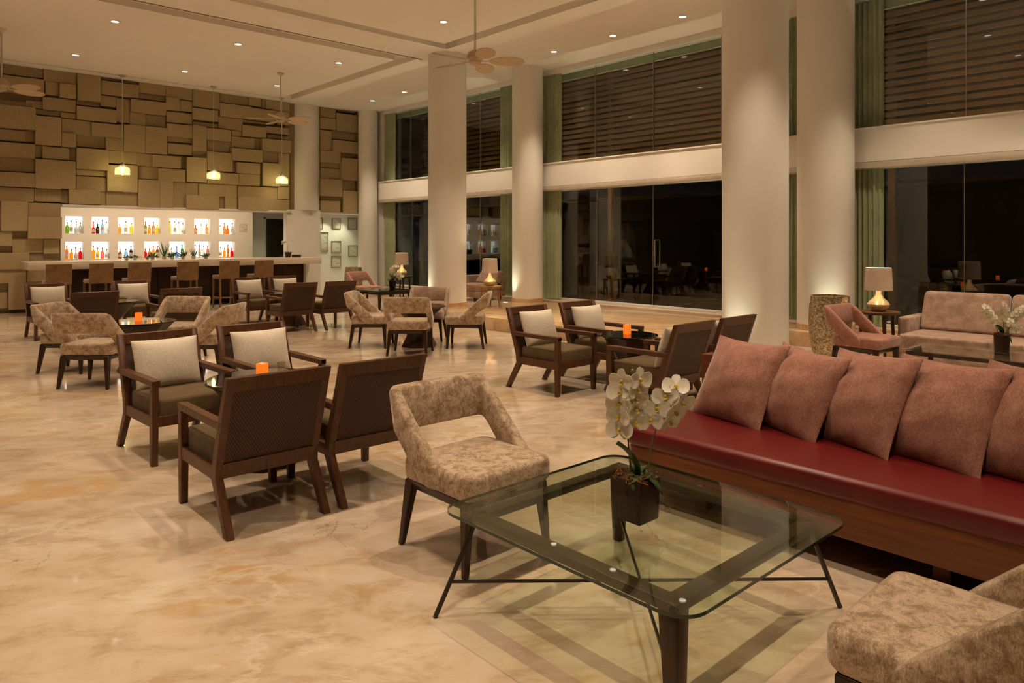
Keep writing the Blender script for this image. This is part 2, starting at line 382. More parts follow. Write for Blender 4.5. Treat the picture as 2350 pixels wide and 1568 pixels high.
# panels: (crop, x_left, y_top at left, x_right, y_bottom at right, level)
C1 = (0, 120, 500 / 2178); C2 = (400, 120, 500 / 2063); C3 = (0, 440, 500 / 2350)
PAN = {
 C1: '''30,110,430,262,0 30,225,440,435,2 440,155,765,322,1 455,290,600,437,.5 600,305,760,465,2 775,190,1008,500,2 1015,245,1378,320,0 1015,280,1387,458,2
 1390,290,1657,436,1 1390,410,1650,492,0 1310,465,1662,632,2 1662,330,1922,482,1 1660,445,1797,587,2 1800,480,1922,597,1 0,475,255,546,0 260,480,432,562,0
 430,445,757,602,1 765,480,997,547,0 1005,430,1158,552,1 1165,460,1307,712,.5 0,520,355,777,2.5 355,570,612,642,0 612,600,757,667,.5 770,535,1165,707,2
 355,630,612,937,2.5 620,665,912,832,1 920,700,1217,857,2 1300,600,1452,737,1 1455,625,1652,752,0 1670,590,1922,722,1 0,765,255,897,.5 260,775,350,907,0
 620,805,760,952,2 765,825,1060,962,0 1060,850,1217,987,1 1240,720,1452,1007,2 1460,740,1672,1022,2 1675,710,1922,862,2 1680,845,1922,912,0 1680,910,1922,1032,1
 0,895,350,1062,2 355,935,418,1052,0 425,940,692,1077,1 692,950,757,1087,0 770,955,1087,1182,2.5 1090,985,1367,1122,1 1370,1010,1517,1142,1 1525,1025,1807,1162,2
 1810,1040,1857,1167,0 1870,1045,2067,1302,2.5 1930,990,2067,1052,0 0,1050,347,1202,0 355,1065,607,1367,2 610,1085,757,1367,2 765,1175,1062,1242,.5 765,1240,1062,1392,1
 1075,1125,1227,1392,2 1230,1125,1377,1402,2 1385,1140,1582,1272,.5 1585,1160,1852,1297,2 0,1195,350,1352,2 0,1350,337,1497,1 345,1365,612,1497,.5 612,1375,682,1507,0
 690,1370,1002,1520,2 1005,1390,1062,1530,.5 1065,1390,1372,1540,1 1385,1270,1602,1550,2 1605,1285,1732,1550,2 1735,1295,1855,1555,.5''',
 C2: '''180,345,430,542,1.5 175,525,415,657,2 435,380,707,507,0 435,480,732,637,2 710,425,822,517,1 830,445,872,532,0 875,450,1090,562,1 735,525,975,662,2 978,555,1090,690,1
 420,610,647,742,1 650,640,945,692,0 180,655,412,717,0 650,690,872,812,2 875,700,1087,782,1 545,740,642,797,.5 545,795,757,917,1 760,815,832,922,0 885,780,1087,832,0
 835,815,1105,952,3 310,715,537,847,2 315,830,537,952,0 180,690,307,942,2 315,940,552,1132,2 550,905,837,1042,2.5 555,1025,592,1132,0 840,940,987,1047,0
 987,955,1087,1270,1 595,1040,812,1157,2 840,1045,1002,1272,2.5 815,1040,838,1267,0 320,1135,607,1257,2 610,1150,812,1267,1.5 110,1235,227,1352,.5 235,1245,477,1367,1.5
 480,1255,592,1490,1.5 600,1265,980,1392,1 980,1275,1087,1392,1.5 115,1350,427,1490,2 430,1365,467,1490,0 610,1370,892,1498,2 892,1390,1087,1505,1
 1385,515,1532,627,1 1385,615,1537,737,1.5 1540,575,1737,762,2 1540,540,1737,582,0 1735,565,1815,672,1 1735,670,1815,767,.5 1385,735,1492,937,1 1495,735,1732,842,0
 1505,830,1747,962,2.5 1735,765,1815,862,1 1390,930,1577,1052,2 1580,955,1727,1002,0 1745,860,1815,1112,2 1590,1000,1737,1217,2.5 1390,1045,1572,1102,0 1390,1095,1572,1202,1
 1390,1195,1592,1367,2.5 1595,1210,1727,1312,0 1735,1110,1815,1222,1 1735,1220,1815,1402,1.5 1600,1310,1737,1522,2 1390,1365,1572,1412,0 1390,1405,1572,1517,1.5 1735,1400,1812,1527,1''',
 C3: '''15,100,302,427,2.5 310,120,655,272,1 305,270,667,507,3 0,430,132,582,2 135,435,297,512,0 135,510,472,657,1 475,515,642,667,1.5 0,585,127,667,0 0,665,317,832,2.5 320,665,642,830,.5
 0,830,282,977,2 290,830,640,980,.5 0,985,87,1092,0 95,980,482,1252,2 0,1090,82,1257,1 485,980,645,1250,1'''}
for (ox, oy, sc), txt in PAN.items():
    for it in txt.split():
        xl, yt, xr, yb, L = map(float, it.split(','))
        f = YB - 0.045 - 0.060 * L - rnd.uniform(0, 0.012)
        pxl, pyt, pxr, pyb = ox + xl * sc, oy + yt * sc, ox + xr * sc, oy + yb * sc
        X0, X1 = onY(pxl, f) - .004, onY(pxr, f) + .004; z1, z0 = zat(pxl, pyt, f) + .004, zat(pxr, pyb, f) - .004
        if pxl < 2: X0 -= 0.7
        z1 = min(z1, Z0 - 0.002)
        if X1 - X0 < 0.02 or z1 - z0 < 0.02: continue
        m = M_panel if (z1 - z0) > (X1 - X0) or rnd.random() < 0.3 else M_panel2
        mb = MB().box(-(X1 - X0) / 2, (X1 - X0) / 2, f, YB, -(z1 - z0) / 2, (z1 - z0) / 2)
        link('panel', mb.mesh('panel', m, 0.004, 1, 0), wall_bar, ((X0 + X1) / 2, 0, (z0 + z1) / 2))
# bar back wall with lit niches
YK = 19.4
npx = [(150, 192), (211, 252), (271, 310), (331, 369), (389, 427), (446, 484), (503, 540)]
NX = [(onY(a, YK), onY(b, YK)) for a, b in npx]
NZ = [(1.655, 2.06), (1.045, 1.46)]
bk = MB(); xr_ = onY(580, YK)
for z0, z1 in ((0, 1.045), (1.46, 1.655), (2.06, 2.6)): bk.box(NL - 0.2, xr_, YK, YK + 0.24, z0, z1)
for z0, z1 in NZ:
    e = [NL - 0.2] + [v for p in NX for v in p] + [xr_]
    for i in range(0, len(e), 2): bk.box(e[i], e[i + 1], YK, YK + 0.24, z0, z1)
wall_bk = struct('wall_bar_back', bk.mesh('wall_bar_back', M_white, smooth=0))
for z0, z1 in NZ:
    for a, b in NX:
        link('light_panel', MB().box(a - .02, b + .02, YK + 0.24, YK + 0.26, z0 - .02, z1 + .02).mesh('light_panel', E_niche, smooth=0), wall_bk)
struct('wall_bar_side', MB().box(NL - 0.25, NL, YB, YK + 0.3, 0, 2.6).mesh('w', M_white, smooth=0))
struct('ceiling_bar', MB().box(1.0, 10.7, YB + 0.25, 22.2, 2.35, 2.6).mesh('c', M_white, smooth=0))
co = MB(); co.box(xr_ - 0.2, xr_, YK + 0.24, 20.7, 0, 2.4); co.box(xr_ - .2, 8.90, 20.6, 20.8, 0, 2.4); co.box(9.62, 10.6, 20.6, 20.8, 0, 2.4); co.box(8.9, 9.62, 20.6, 20.8, 2.13, 2.4)
struct('wall_corridor', co.mesh('wall_corridor', M_white, smooth=0))
d1 = struct('door_1', MB().box(8.92, 9.60, 20.66, 20.72, 0, 2.12).mesh('door_1', M_door, 0.004))
link('door_frame', MB().box(8.85, 8.92, 20.55, 20.75, 0, 2.18).box(9.60, 9.67, 20.55, 20.75, 0, 2.18).box(8.85, 9.67, 20.55, 20.75, 2.12, 2.18).mesh('door_frame', M_white, 0.004), d1)
link('door_handle', MB().tube([(9.5, 20.64, 1.02), (9.5, 20.60, 1.02), (9.38, 20.60, 1.02)], 0.012).mesh('door_handle', M_steel), d1)
# certificates wall to the right of the bar
YC = 18.45
struct('wall_certificates', MB().box(9.12, 10.9, YC, YC + 0.2, 0, 2.4).mesh('wall_certificates', M_white, smooth=0))
pier = MB().box(8.25, 9.20, YB - 0.12, YB + 0.10, 0, NT_ + 0.03)
struct('wall_pier', pier.mesh('wall_pier', M_white, 0.006))
# recess to the left of the bar (reflected in the windows)
lr = MB(); lr.box(-9.2, 1.6, 19.3, 19.5, 0, 2.6); struct('wall_recess', lr.mesh('wall_recess', M_taupe, smooth=0))
struct('trim_4', MB().box(-0.16, 1.15, 19.26, 19.3, 0.72, 2.2).box(-3.1, -0.7, 19.26, 19.3, 0.72, 2.2).mesh('recess_white_panels', M_white, 0.004))
struct('ceiling_recess', MB().box(-9.2, 1.6, YB + .25, 19.6, 2.35, 2.6).mesh('ceiling_recess', M_ceil, smooth=0))

# ------------------------------------------------------------------ columns
def column(label, x, y, r, z, trim=True, ztop=Z0):
    e = empty('column', label, 'column', (x, y, z))
    link('shaft', MB().lathe([(r, 0), (r, ztop - z)], 64).mesh('shaft', M_white), e)
    if trim: link('base_trim', MB().lathe([(r + .012, 0), (r + .012, 0.085), (r + .004, 0.09)], 64).mesh('base_trim', M_step), e)
column('round white column behind the hanging fan, left of the lamp on the step', 8.51, 11.19, 0.37, PZ)
column('round white column set into the window wall, lit at its foot', 10.35, 10.85, 0.325, PZ)
column('broad white column rising behind the rose cushions', 8.40, 4.63, 0.403, 0)
column('white column beside the gold mosaic vase', 10.35, 4.60, 0.385, PZ)
column('white column at the right end of the bar counter', 8.87, 18.05, 0.412, NT_ + 0.03, False)
column('slim white corner column between the certificates and the windows', 10.50, 17.45, 0.27, 0.0)

# ------------------------------------------------------------------ window wall
ww = MB()
ww.box(XW - 0.14, XW + 0.25, -4.2, 17.2, 2.62, 3.09)          # beam
ww.box(XW - 0.02, XW + 0.25, -4.2, 17.2, 4.99, Z0 + 0.2)      # header
for a, b in ((10.87, 11.08), (4.44, 4.85), (17.15, 18.6), (-4.2, -3.0)): ww.box(XW - 0.02, XW + 0.25, a, b, 0, Z0 + 0.2)
struct('wall_window', ww.mesh('wall_window', M_white, smooth=0))
struct('trim_5', MB().box(XW - 0.145, XW + 0.2, -3.0, 17.15, 2.53, 2.615).mesh('door_track', M_potw, 0.004))
struct('trim_6', MB().box(XW - 0.10, XW + 0.25, -3.0, 12.3, PZ, PZ + 0.035).box(XW - 0.1, XW + 0.25, 12.3, 17.15, 0, 0.22).mesh('window_sill', M_marbw, 0.004))
struct('trim_7', MB().box(XW - 0.16, XW + 0.05, -3.0, 17.2, 3.09, 3.115).mesh('upper_sill', M_white, 0.004))
def bay(n, y0, y1, jl, ju, door=False):
    e = link('window_%d' % n, None); e['kind'] = 'structure'
    for (z0, z1), js in (((PZ + 0.035, 2.53), jl), ((3.115, 4.99), ju)):
        ys = [y0] + sorted([onX(p, XW) for p in js]) + [y1]
        for a, b in zip(ys[:-1], ys[1:]):
            link('pane', MB().box(XW + 0.06, XW + 0.072, a + .004, b - .004, z0, z1).mesh('pane', M_glass, smooth=0), e)
        for yj in ys[1:-1]:
            link('pane_joint', MB().box(XW + 0.05, XW + 0.082, yj - .003, yj + .003, z0, z1).mesh('pane_joint', M_steel, smooth=0), e)
    link('glass_rail', MB().box(XW + .045, XW + .09, y0, y1, PZ + .035, PZ + .085).mesh('glass_rail', M_white, 0.003), e)
    link('slab_edge', MB().box(XW + .2, XW + .26, y0, y1, 4.86, 4.99).mesh('slab_edge', M_curt, 0.003), e)  # ceiling slab edge outside; the olive light on it is put into its colour
    if door:
        yh = onX(1504, XW)
        for dx in (-0.02, 0.13):
            link('pull_handle', MB().tube([(XW + 0.06, yh, 1.5), (XW + dx, yh, 1.5), (XW + dx, yh, 1.0), (XW + 0.06, yh, 1.0)], 0.012).mesh('pull_handle', M_steel), e)
    return e
bay(1, 11.08, 17.15, [1098, 942], [1098, 938])
bay(2, 4.85, 10.87, [1284, 1366, 1494], [1361.7, 1495, 1651.5], True)
bay(3, -3.0, 4.44, [2210], [2214, 2500])
def curtain(label, y0, y1, z0, z1):
    n = max(24, int((y1 - y0) / 0.014)); k = (y1 - y0) / 0.072
    x = XW + 0.025
    fr = MB().grid(lambda u, v: (x + 0.032 * math.sin(2 * math.pi * u * k) + 0.008 * math.sin(17 * u), y0 + u * (y1 - y0), z0 + v * (z1 - z0)), n, 2)
    bkk = [(a + 0.006, b, c) for a, b, c in fr.v]; m = len(fr.v)
    fr.add(bkk, [tuple(i for i in f[::-1]) for f in fr.f])
    tag(link('curtain', fr.mesh('curtain', M_curt, smooth=80)), label, 'curtain', 'curtains drawn aside at the windows')
cb = [(onX(905, XW), onX(878, XW), 'far left window beside the corner column'), (onX(1286, XW), 10.85, 'middle window right of the set-in column'),
      (4.86, onX(1797, XW + .15), 'narrow gap between the two right-hand columns'), (onX(2027, XW), 4.42, 'far right window above the table lamp'),
      (11.1, onX(1160, XW + .15), 'window left of the set-in column')]
for a, b, t in cb:
    curtain('pleated sage curtain, upper, in the ' + t, a, b, 3.12, 4.98)
    curtain('pleated sage curtain, lower, in the ' + t, a, b, PZ + .06, 2.53)
# outside: ground, slatted screen of the neighbouring building, added dark backdrop that blocks the world background
struct('floor_outside', MB().box(XW + 0.3, 40, -20, 40, -0.2, 0.05).mesh('floor_outside', M_night, smooth=0))
sc_ = empty('slat_screen', 'brown horizontal timber slat screen outside the upper windows', 'screen', (13.4, 6.0, 0))
slat = MB().box(-0.02, 0.02, -10, 13, -0.042, 0.042).mesh('slat', M_slat, 0.003, 1, 0)
for i in range(28): link('slat', slat, sc_, (0, 0, 2.9 + i * 0.135))
post = MB().box(0.03, 0.13, -0.06, 0.06, 0.05, 6.9).mesh('post', M_slat, 0.004, 1, 0)
for y in (-8, -4.45, -1.2, 2.0, 5.2, 8.4, 11.6): link('post', post, sc_, (0, y, 0))
link('back_board', MB().box(0.16, 0.22, -10, 13, 2.8, 6.9).mesh('back_board', M_bar, smooth=0), sc_)
e = empty('night_backdrop', 'added dark backdrop outside beyond the lower windows', 'wall', (17, 6, 0))
link('backdrop_body', MB().box(0, 0.3, -16, 16, 0.05, 2.7).mesh('backdrop_body', M_night, smooth=0), e)
link('backdrop_cap', MB().box(-0.05, 0.35, -16, 16, 2.7, 2.8).mesh('backdrop_cap', M_backing, 0.01), e)
for i, y in enumerate((1.5, 7.0, 12.5)):
    e = empty('garden_light', ('garden light in the dark outside the ' + ('right', 'middle', 'left')[i] + ' windows'), 'light', (12.4, y, 0.05))
    link('housing', MB().lathe([(0.05, 0), (0.05, 0.2), (0.04, 0.22)], 16).mesh('housing', M_blackpl), e)
    lamp('garden_spot', 'SPOT', 260, e, (0, 0, 0.3), WARM, 0.05, (0, R(170), 0), 130, 0.8)

# ------------------------------------------------------------------ ceiling downlights
kd = Kit()
kd.part('trim_ring', MB().lathe([(0.062, 0), (0.085, 0), (0.085, -0.006), (0.058, -0.010), (0.058, 0)], 24, caps=False), M_white)
kd.part('lens', MB().lathe([(0.058, -0.004), (0.045, -0.007), (0.0005, -0.008)], 24, caps=False), E_down)
def downlight(label, x, y, z=Z0, p=P_DOWN, group='recessed ceiling downlights', color=WARM):
    e = kd.spawn('ceiling_downlight', label, 'downlight', (x, y, z), 0, group)
    lamp('downlight_spot', 'SPOT', p, e, (0, 0, -0.03), color, 0.032, (0, 0, 0), 80, 0.7)
for x, nm in ((3.12, 'above the left bar pendant'), (5.15, 'above the middle bar pendant'), (7.2, 'above the right bar pendant')):
    downlight('ceiling downlight in the row nearer the bar wall, ' + nm, x, 16.0)
    downlight('ceiling downlight in the bar-side panel, nearer row, ' + nm, x, 13.1)
for y, nm in ((6.66, 'nearest the broad column'), (8.1, 'second from the broad column'), (9.55, 'third from the broad column'), (14.61, 'left of the fan column'), (16.07, 'closest to the bar wall')):
    downlight('ceiling downlight in the window-side strip, ' + nm, 9.8, y)
downlight('ceiling downlight inside the near ceiling panel, left of the fan rod', 7.12, 9.47)
OUT = 'ceiling downlight over the seating in front, above the picture'
for x in (1.0, 3.05, 5.1, 7.12):
    for y in (0.75, 3.65, 6.55, 9.47):
        if (x, y) != (7.12, 9.47): downlight(OUT, x, y, group='downlights above the picture')
for x in (1.1, -0.95):
    for y in (13.1, 16.0): downlight(OUT, x, y, group='downlights above the picture')
for x, y in ((9.8, 0.85), (9.2, 1.9), (9.35, 3.15), (9.8, 12.5)): downlight(OUT, x, y, group='downlights above the picture')  # third one added, unseen, to brighten the right-hand columns and window wall
for x in (-1.05,):
    for y in (0.75, 3.65, 6.55, 9.47): downlight(OUT, x, y, group='downlights above the picture')
for x in (9.7, 10.2):
    downlight('small downlight in the soffit over the framed certificates', x, 18.18, 2.349, 34, 'soffit downlights over the certificates', (0.98, 1.0, 0.62))
downlight('soffit downlight in the corridor beside the dark door', 8.6, 20.0, 2.349, 16, 'soffit downlights in the corridor', (0.98, 1.0, 0.58))
for x in (0.5, -1.9): downlight('soffit downlight in the recess left of the bar', x, 18.75, 2.349, 230, 'soffit downlights in the recess')

# bar cove light: a strip tucked behind the lintel
cv = empty('cove_light', 'bright light strip behind the lintel above the bar niches', 'light', (0, 0, 0))
link('strip', MB().box(NL + .1, 8.0, YB + 0.27, YB + 0.30, NT_ + 0.0, NT_ + 0.03).mesh('strip', emit('cove_strip', (1.0, 0.74, 0.48), 34), smooth=0), cv)

# floor uplights beside the columns
kup = Kit()
kup.part('ring', MB().lathe([(0.045, 0), (0.06, 0), (0.06, 0.008), (0.045, 0.008)], 20, caps=False), M_steel)
kup.part('lens', MB().lathe([(0.045, 0.006), (0.0005, 0.007)], 20, caps=False), E_up)
def uplight(label, cx, cy, r, ang, z, p=P_UP):
    # stands 0.2 m off the shaft, on the side given by the angle from the viewer's left, tilted in towards it
    d = Vector((-CXX, SX, 0)); d.rotate(Matrix.Rotation(ang, 3, 'Z')); q = Vector((cx, cy, z)) + d * (r + 0.20)
    e = kup.spawn('floor_uplight', label, 'uplight', q, 0, 'floor uplights at the columns')
    o = lamp('uplight_spot', 'SPOT', p, e, (0, 0, 0.03), (1.0, 0.94, 0.64), 0.03, (0, 0, 0), 70, 1.0)
    o.rotation_euler = Vector((-d.x * .22, -d.y * .22, 1)).to_track_quat('-Z', 'Y').to_euler()
uplight('floor uplight at the foot of the column behind the fan', 8.51, 11.19, .37, R(18), PZ)
uplight('floor uplight at the foot of the column set into the window wall', 10.35, 10.85, .325, R(28), PZ)
uplight('floor uplight at the foot of the broad column', 8.40, 4.63, .403, R(40), 0)
uplight('floor uplight at the foot of the column by the mosaic vase', 10.35, 4.60, .385, R(75), PZ)
uplight('floor uplight at the foot of the corner column', 10.50, 17.45, .27, R(15), 0)

# ------------------------------------------------------------------ furniture kits
W2 = 0.285
def armchair_kit():
    k = Kit()
    fl = [(0.300, 0), (0.338, 0), (0.350, 0.27), (0.350, 0.565), (0.298, 0.565), (0.292, 0.27)]
    rl = [(-0.390, 0), (-0.340, 0), (-0.170, 0.262), (-0.180, 0.340), (-0.352, 0.81), (-0.395, 0.81), (-0.240, 0.335), (-0.235, 0.268)]
    for s in (-1, 1):
        a, b = sorted((s * W2, s * (W2 - 0.042)))
        k.part('leg', MB().prismx(fl, a, b), M_dwood, 0.004, 1)
        k.part('leg', MB().prismx(rl, a, b), M_dwood, 0.004, 1)
        k.part('armrest', MB().prismx([(-0.285, 0.532), (0.350, 0.532), (0.350, 0.570), (-0.300, 0.572)], s * (W2 + .004) if s < 0 else W2 - .052, -W2 + .052 if s < 0 else W2 + .004), M_dwood, 0.004, 1)
        k.part('seat_rail', MB().box(*sorted((s * (W2 - .004), s * (W2 - .036))), -0.21, 0.30, 0.255, 0.325), M_dwood, 0.003, 1)
    k.part('seat_rail', MB().box(-W2 + .03, W2 - .03, 0.305, 0.338, 0.255, 0.325), M_dwood, 0.003, 1)
    k.part('seat_rail', MB().prismx([(-0.230, 0.265), (-0.190, 0.265), (-0.205, 0.345), (-0.250, 0.345)], -W2 + .03, W2 - .03), M_dwood, 0.003, 1)
    k.part('top_rail', MB().prismx([(-0.377, 0.735), (-0.336, 0.735), (-0.353, 0.81), (-0.394, 0.81)], -W2 + .03, W2 - .03), M_dwood, 0.004, 1)
    k.part('woven_panel', MB().prismx([(-0.236, 0.34), (-0.214, 0.34), (-0.346, 0.74), (-0.368, 0.74)], -W2 + .035, W2 - .035), M_weave, 0.0, smooth=0)
    for s in (-1, 1):
        a, b = sorted((s * (W2 - .035), s * (W2 - .085)))
    k.part('seat_cushion', MB().box(-W2 + .040, W2 - .040, -0.195, 0.337, 0.290, 0.435), M_olive, 0.028, 3)
    c = cushion(0.235, 0.185, 0.055, 0.026)
    c.xform(Matrix.Translation((0, -0.182, 0.595)) @ Matrix.Rotation(R(90 + 18), 4, 'X'))
    k.part('back_cushion', c, M_cream, smooth=70, weld=True)
    return k
def cushion(a, b, T, edge, n=14, pinch=0.05, pw=0.55, wr=0.0, seed=1):
    r = random.Random(seed); ph = [r.uniform(0, 6.28) for _ in range(6)]
    def pt(u, v, s):
        x = a * u * (1 - pinch * (1 - v * v)); y = b * v * (1 - pinch * (1 - u * u))
        h = max(0.0, (1 - u * u) * (1 - v * v)) ** pw
        wz = wr * h * (math.sin(7 * u + 3 * v + ph[0]) + math.sin(11 * v - 4 * u + ph[1]) * 0.6)
        ez = edge * (1 - max(abs(u), abs(v)) ** 8)
        return (x, y, s * (T * h + ez + wz))
    mb = MB()
    for s in (1, -1):
        mb.grid(lambda i, j: pt(math.sin((i - .5) * math.pi), math.sin((j - .5) * math.pi), s), n, n)
    return mb
def shell_chair_kit(fab, legm=M_espr):
    k = Kit()
    # seat frame and legs
    k.part('seat_frame', MB().taper(0, 0, 0.285, 0.335, 0.235, 0.255, 0, 0, 0.225, 0.24), legm, 0.01, 2)
    for sx in (-1, 1):
        for sy in (-1, 1):
            k.part('leg', MB().taper(sx * 0.225, sy * 0.215, 0.0, 0.33, 0.014, 0.027, sx * 0.030, (0.02 if sy > 0 else -0.05)), legm, 0.005, 1)
    k.part('seat', MB().prismz(rrect(0.272, 0.262, 0.06), 0.335, 0.452).xform(Matrix.Translation((0, 0.012, 0))), fab, 0.03, 3, 50)
    # wrap-around back: a band that sweeps down into the sides of the seat
    pts = []
    def P(x, y, zb, zt): pts.append((x, y, zb, zt))
    side = [(0.266, 0.070, 0.358, 0.432), (0.270, 0.045, 0.354, 0.464), (0.274, 0.000, 0.354, 0.517), (0.276, -0.055, 0.368, 0.582), (0.277, -0.110, 0.415, 0.647), (0.277, -0.160, 0.478, 0.706), (0.277, -0.200, 0.526, 0.750), (0.270, -0.228, 0.550, 0.766), (0.252, -0.243, 0.558, 0.770), (0.225, -0.248, 0.560, 0.771), (0.13, -0.252, 0.560, 0.771)]
    for p in side: P(*p)
    P(0, -0.254, 0.560, 0.77)
    for p in side[::-1]: P(-p[0], *p[1:])
    v = []; n = len(pts); t = 0.030; lean = 0.24
    sec = [(-1, -0.82), (-0.6, -1), (0.6, -1), (1, -0.82), (1, 0), (1, 0.82), (0.6, 1), (-0.6, 1), (-1, 0.82), (-1, 0)]
    for i, (x, y, zb, zt) in enumerate(pts):
        x0, y0 = pts[max(i - 1, 0)][:2]; x1, y1 = pts[min(i + 1, n - 1)][:2]
        d = Vector((x1 - x0, y1 - y0)).normalized(); nx, ny = -d.y, d.x
        for a, b in sec:
            zz = (zb + zt) / 2 + (zt - zb) / 2 * b
            v.append((x + nx * a * t, y + ny * a * t - lean * max(0, zz - 0.44), zz))
    m = len(sec); f = [(i * m + q, i * m + (q + 1) % m, (i + 1) * m + (q + 1) % m, (i + 1) * m + q) for i in range(n - 1) for q in range(m)]
    f += [tuple(range(m)), tuple(range((n - 1) * m, n * m))[::-1]]
    k.part('backrest', MB().add(v, f), fab, smooth=60)
    return k
K_arm = armchair_kit()
K_shell = shell_chair_kit(M_chen)
def table_kit(r=0.37, h=0.57):
    k = Kit()
    k.part('base', MB().lathe([(0.25, 0), (0.245, 0.03), (0.115, 0.27), (0.115, 0.30), (r - 0.03, h - 0.03), (r - 0.03, h - 0.018)], 8, rot=R(22.5)), M_espr, 0.003, 1, 20)
    k.part('table_top', MB().lathe([(r - .01, h - 0.018), (r, h - 0.012), (r, h - 0.004), (r - .006, h)], 48), M_topgl, smooth=30)
    return k
K_tab = table_kit(); K_tab2 = table_kit(0.285, 0.57)
kc = Kit()
kc.part('holder', MB().prismz([(-.029, -.029), (.029, -.029), (.029, .029), (-.029, .029)], 0, 0.095), E_cand, 0.003, 1)
kc.part('wax', MB().lathe([(0.018, 0.0955), (0.018, 0.0965), (0.002, 0.097)], 12), M_cream)
def candle(label, x, y, z, rz=0): kc.spawn('candle_holder', label, 'candle', (x, y, z), rz, 'glowing orange candle holders')
kg = Kit()
kg.part('glass_body', MB().lathe([(0.026, 0), (0.030, 0.07), (0.027, 0.07), (0.023, 0.006), (0.0005, 0.006)], 20, caps=False), M_clear)
kg.part('rim', MB().lathe([(0.030, 0.068), (0.031, 0.071), (0.027, 0.071), (0.027, 0.068)], 20, caps=False), M_steel)

AG = 'dark wood armchairs around the low tables'
def arm(x, y, face, label, jit=0):
    K_arm.spawn('wooden_armchair', label, 'armchair', (x, y, 0), (0 if face > 0 else R(180)) + R(jit), AG)
# group 1, foreground
arm(1.635, 3.965, 1, 'dark wood armchair with woven back, nearest armchair, back turned to us')
arm(2.275, 3.955, 1, 'woven-back armchair partly behind the beige chair, back turned to us', -1)
arm(1.695, 5.44, -1, 'dark wood armchair with large cream cushion, facing us at the front left table', 3)
arm(2.41, 5.46, -1, 'cream-cushioned armchair behind the front candle, right of its pair', 1)
K_tab.spawn('low_round_table', 'low round dark table between the four front armchairs', 'table', (2.02, 4.70, 0), 0, 'low round tables')
candle('orange candle holder on the front left table', 2.02, 4.72, 0.57, 0.5)
kg.spawn('drinking_glass', 'small clear glass on the front left table', 'glass', (2.20, 4.82, 0.57), 0, 'small glasses on tables')
# group 2, by the bar
arm(2.33, 11.15, 1, 'woven-back armchair, back turned, left of the pair below the bar stools')
arm(3.43, 11.15, 1, 'woven-back armchair, back turned, right of the pair below the bar stools')
arm(2.20, 12.95, -1, 'cream-cushioned armchair at the far left, in front of the panelled wall', 2)
arm(3.42, 13.0, -1, 'cream-cushioned armchair in front of the third bar stool')
K_tab.spawn('low_round_table', 'low dark table far left below the bar stools', 'table', (2.86, 12.15, 0), R(20), 'low round tables')
candle('orange candle holder on the far left table near the bar', 2.80, 12.05, 0.57, 0.3)
kg.spawn('drinking_glass', 'small clear glass on the far left table near the bar', 'glass', (3.02, 12.15, 0.57), 0, 'small glasses on tables')
# group 4
arm(5.30, 11.24, 1, 'dark armchair with back to us, left of two before the right end of the bar')
arm(6.00, 11.20, 1, 'dark armchair with back to us, just below the framed certificates')
arm(5.30, 12.72, -1, 'cream-cushioned armchair in front of the fifth bar stool', 2)
arm(6.02, 12.80, -1, 'armchair mostly hidden behind a turned armchair, only cream cushion top showing')
K_tab.spawn('low_round_table', 'low dark table hidden between four armchairs in front of the bar end', 'table', (5.66, 11.98, 0), 0, 'low round tables')
# group 7
arm(5.195, 5.085, -1, 'cream-cushioned armchair on the left of the right-hand table, side turned to us', 1)
arm(5.985, 5.10, -1, 'cream-cushioned armchair behind the right-hand candle, by the step')
arm(5.17, 3.76, 1, 'armchair seen from behind its woven back, right of the right-hand table', 0)
arm(5.90, 3.78, 1, 'armchair half hidden behind the rose cushions and bench end')
K_tab2.spawn('low_round_table', 'low dark table with candle among armchairs right of centre', 'table', (5.62, 4.44, 0), R(10), 'low round tables')
candle('orange candle holder on the right-hand table', 5.60, 4.45, 0.57, 0.2)
# shell chairs
SG = 'upholstered open-back chairs'
def shell(x, y, rz, label, z=0, mats=None):
    return K_shell.spawn('upholstered_chair', label, 'chair', (x, y, z), R(rz), SG, mats)
tx, ty = 2.40, 8.95
shell(tx - .55, ty - .55, -45, 'beige open-back chair nearest on the left, back turned to us')
shell(tx - .55, ty + .55, -135, 'beige chair furthest left, partly behind another beige chair')
shell(tx + .55, ty + .55, 135, 'beige chair behind the left table, its inner back facing us')
shell(tx + .55, ty - .55, 45, 'beige chair right of the left table, half hidden by a wooden armchair')
K_tab.spawn('low_round_table', 'low table reflecting the lit bar niches, among beige chairs at left', 'table', (tx, ty, 0), 0, 'low round tables')
candle('orange candle holder on the left table among beige chairs', tx - .02, ty + .02, 0.57, 0.4)
tx, ty = 5.86, 8.36
shell(tx - .47, ty - .47, -45, 'beige chair with its back square to us, centre of the room')
shell(tx - .47, ty + .47, -135, 'beige chair in the centre group turned to the right')
shell(tx + .47, ty + .47, 135, 'brownish chair facing us behind the centre table', 0, {M_chen: M_sofa})
shell(tx + .47, ty - .47, 45, 'beige chair in the centre group turned to the left')
K_tab.spawn('low_round_table', 'low dark table surrounded by the four centre chairs', 'table', (tx, ty, 0), 0, 'low round tables')
shell(2.235, 2.71, 180, 'large mottled beige chair in the foreground by the glass table')
shell(2.20, 0.60, 0, 'mottled beige chair cut off at the lower right corner')
# group 6, far, beside the windows
shell(8.55, 14.35, 185, 'tan chair in front of the far mosaic vase', 0, {M_chen: M_mauve})
shell(9.22, 12.72, 60, 'beige chair half hidden by the column, beside the far lamp')
shell(8.20, 3.20, 176, 'dusty pink chair in front of the gold mosaic vase', 0, {M_chen: M_pill})

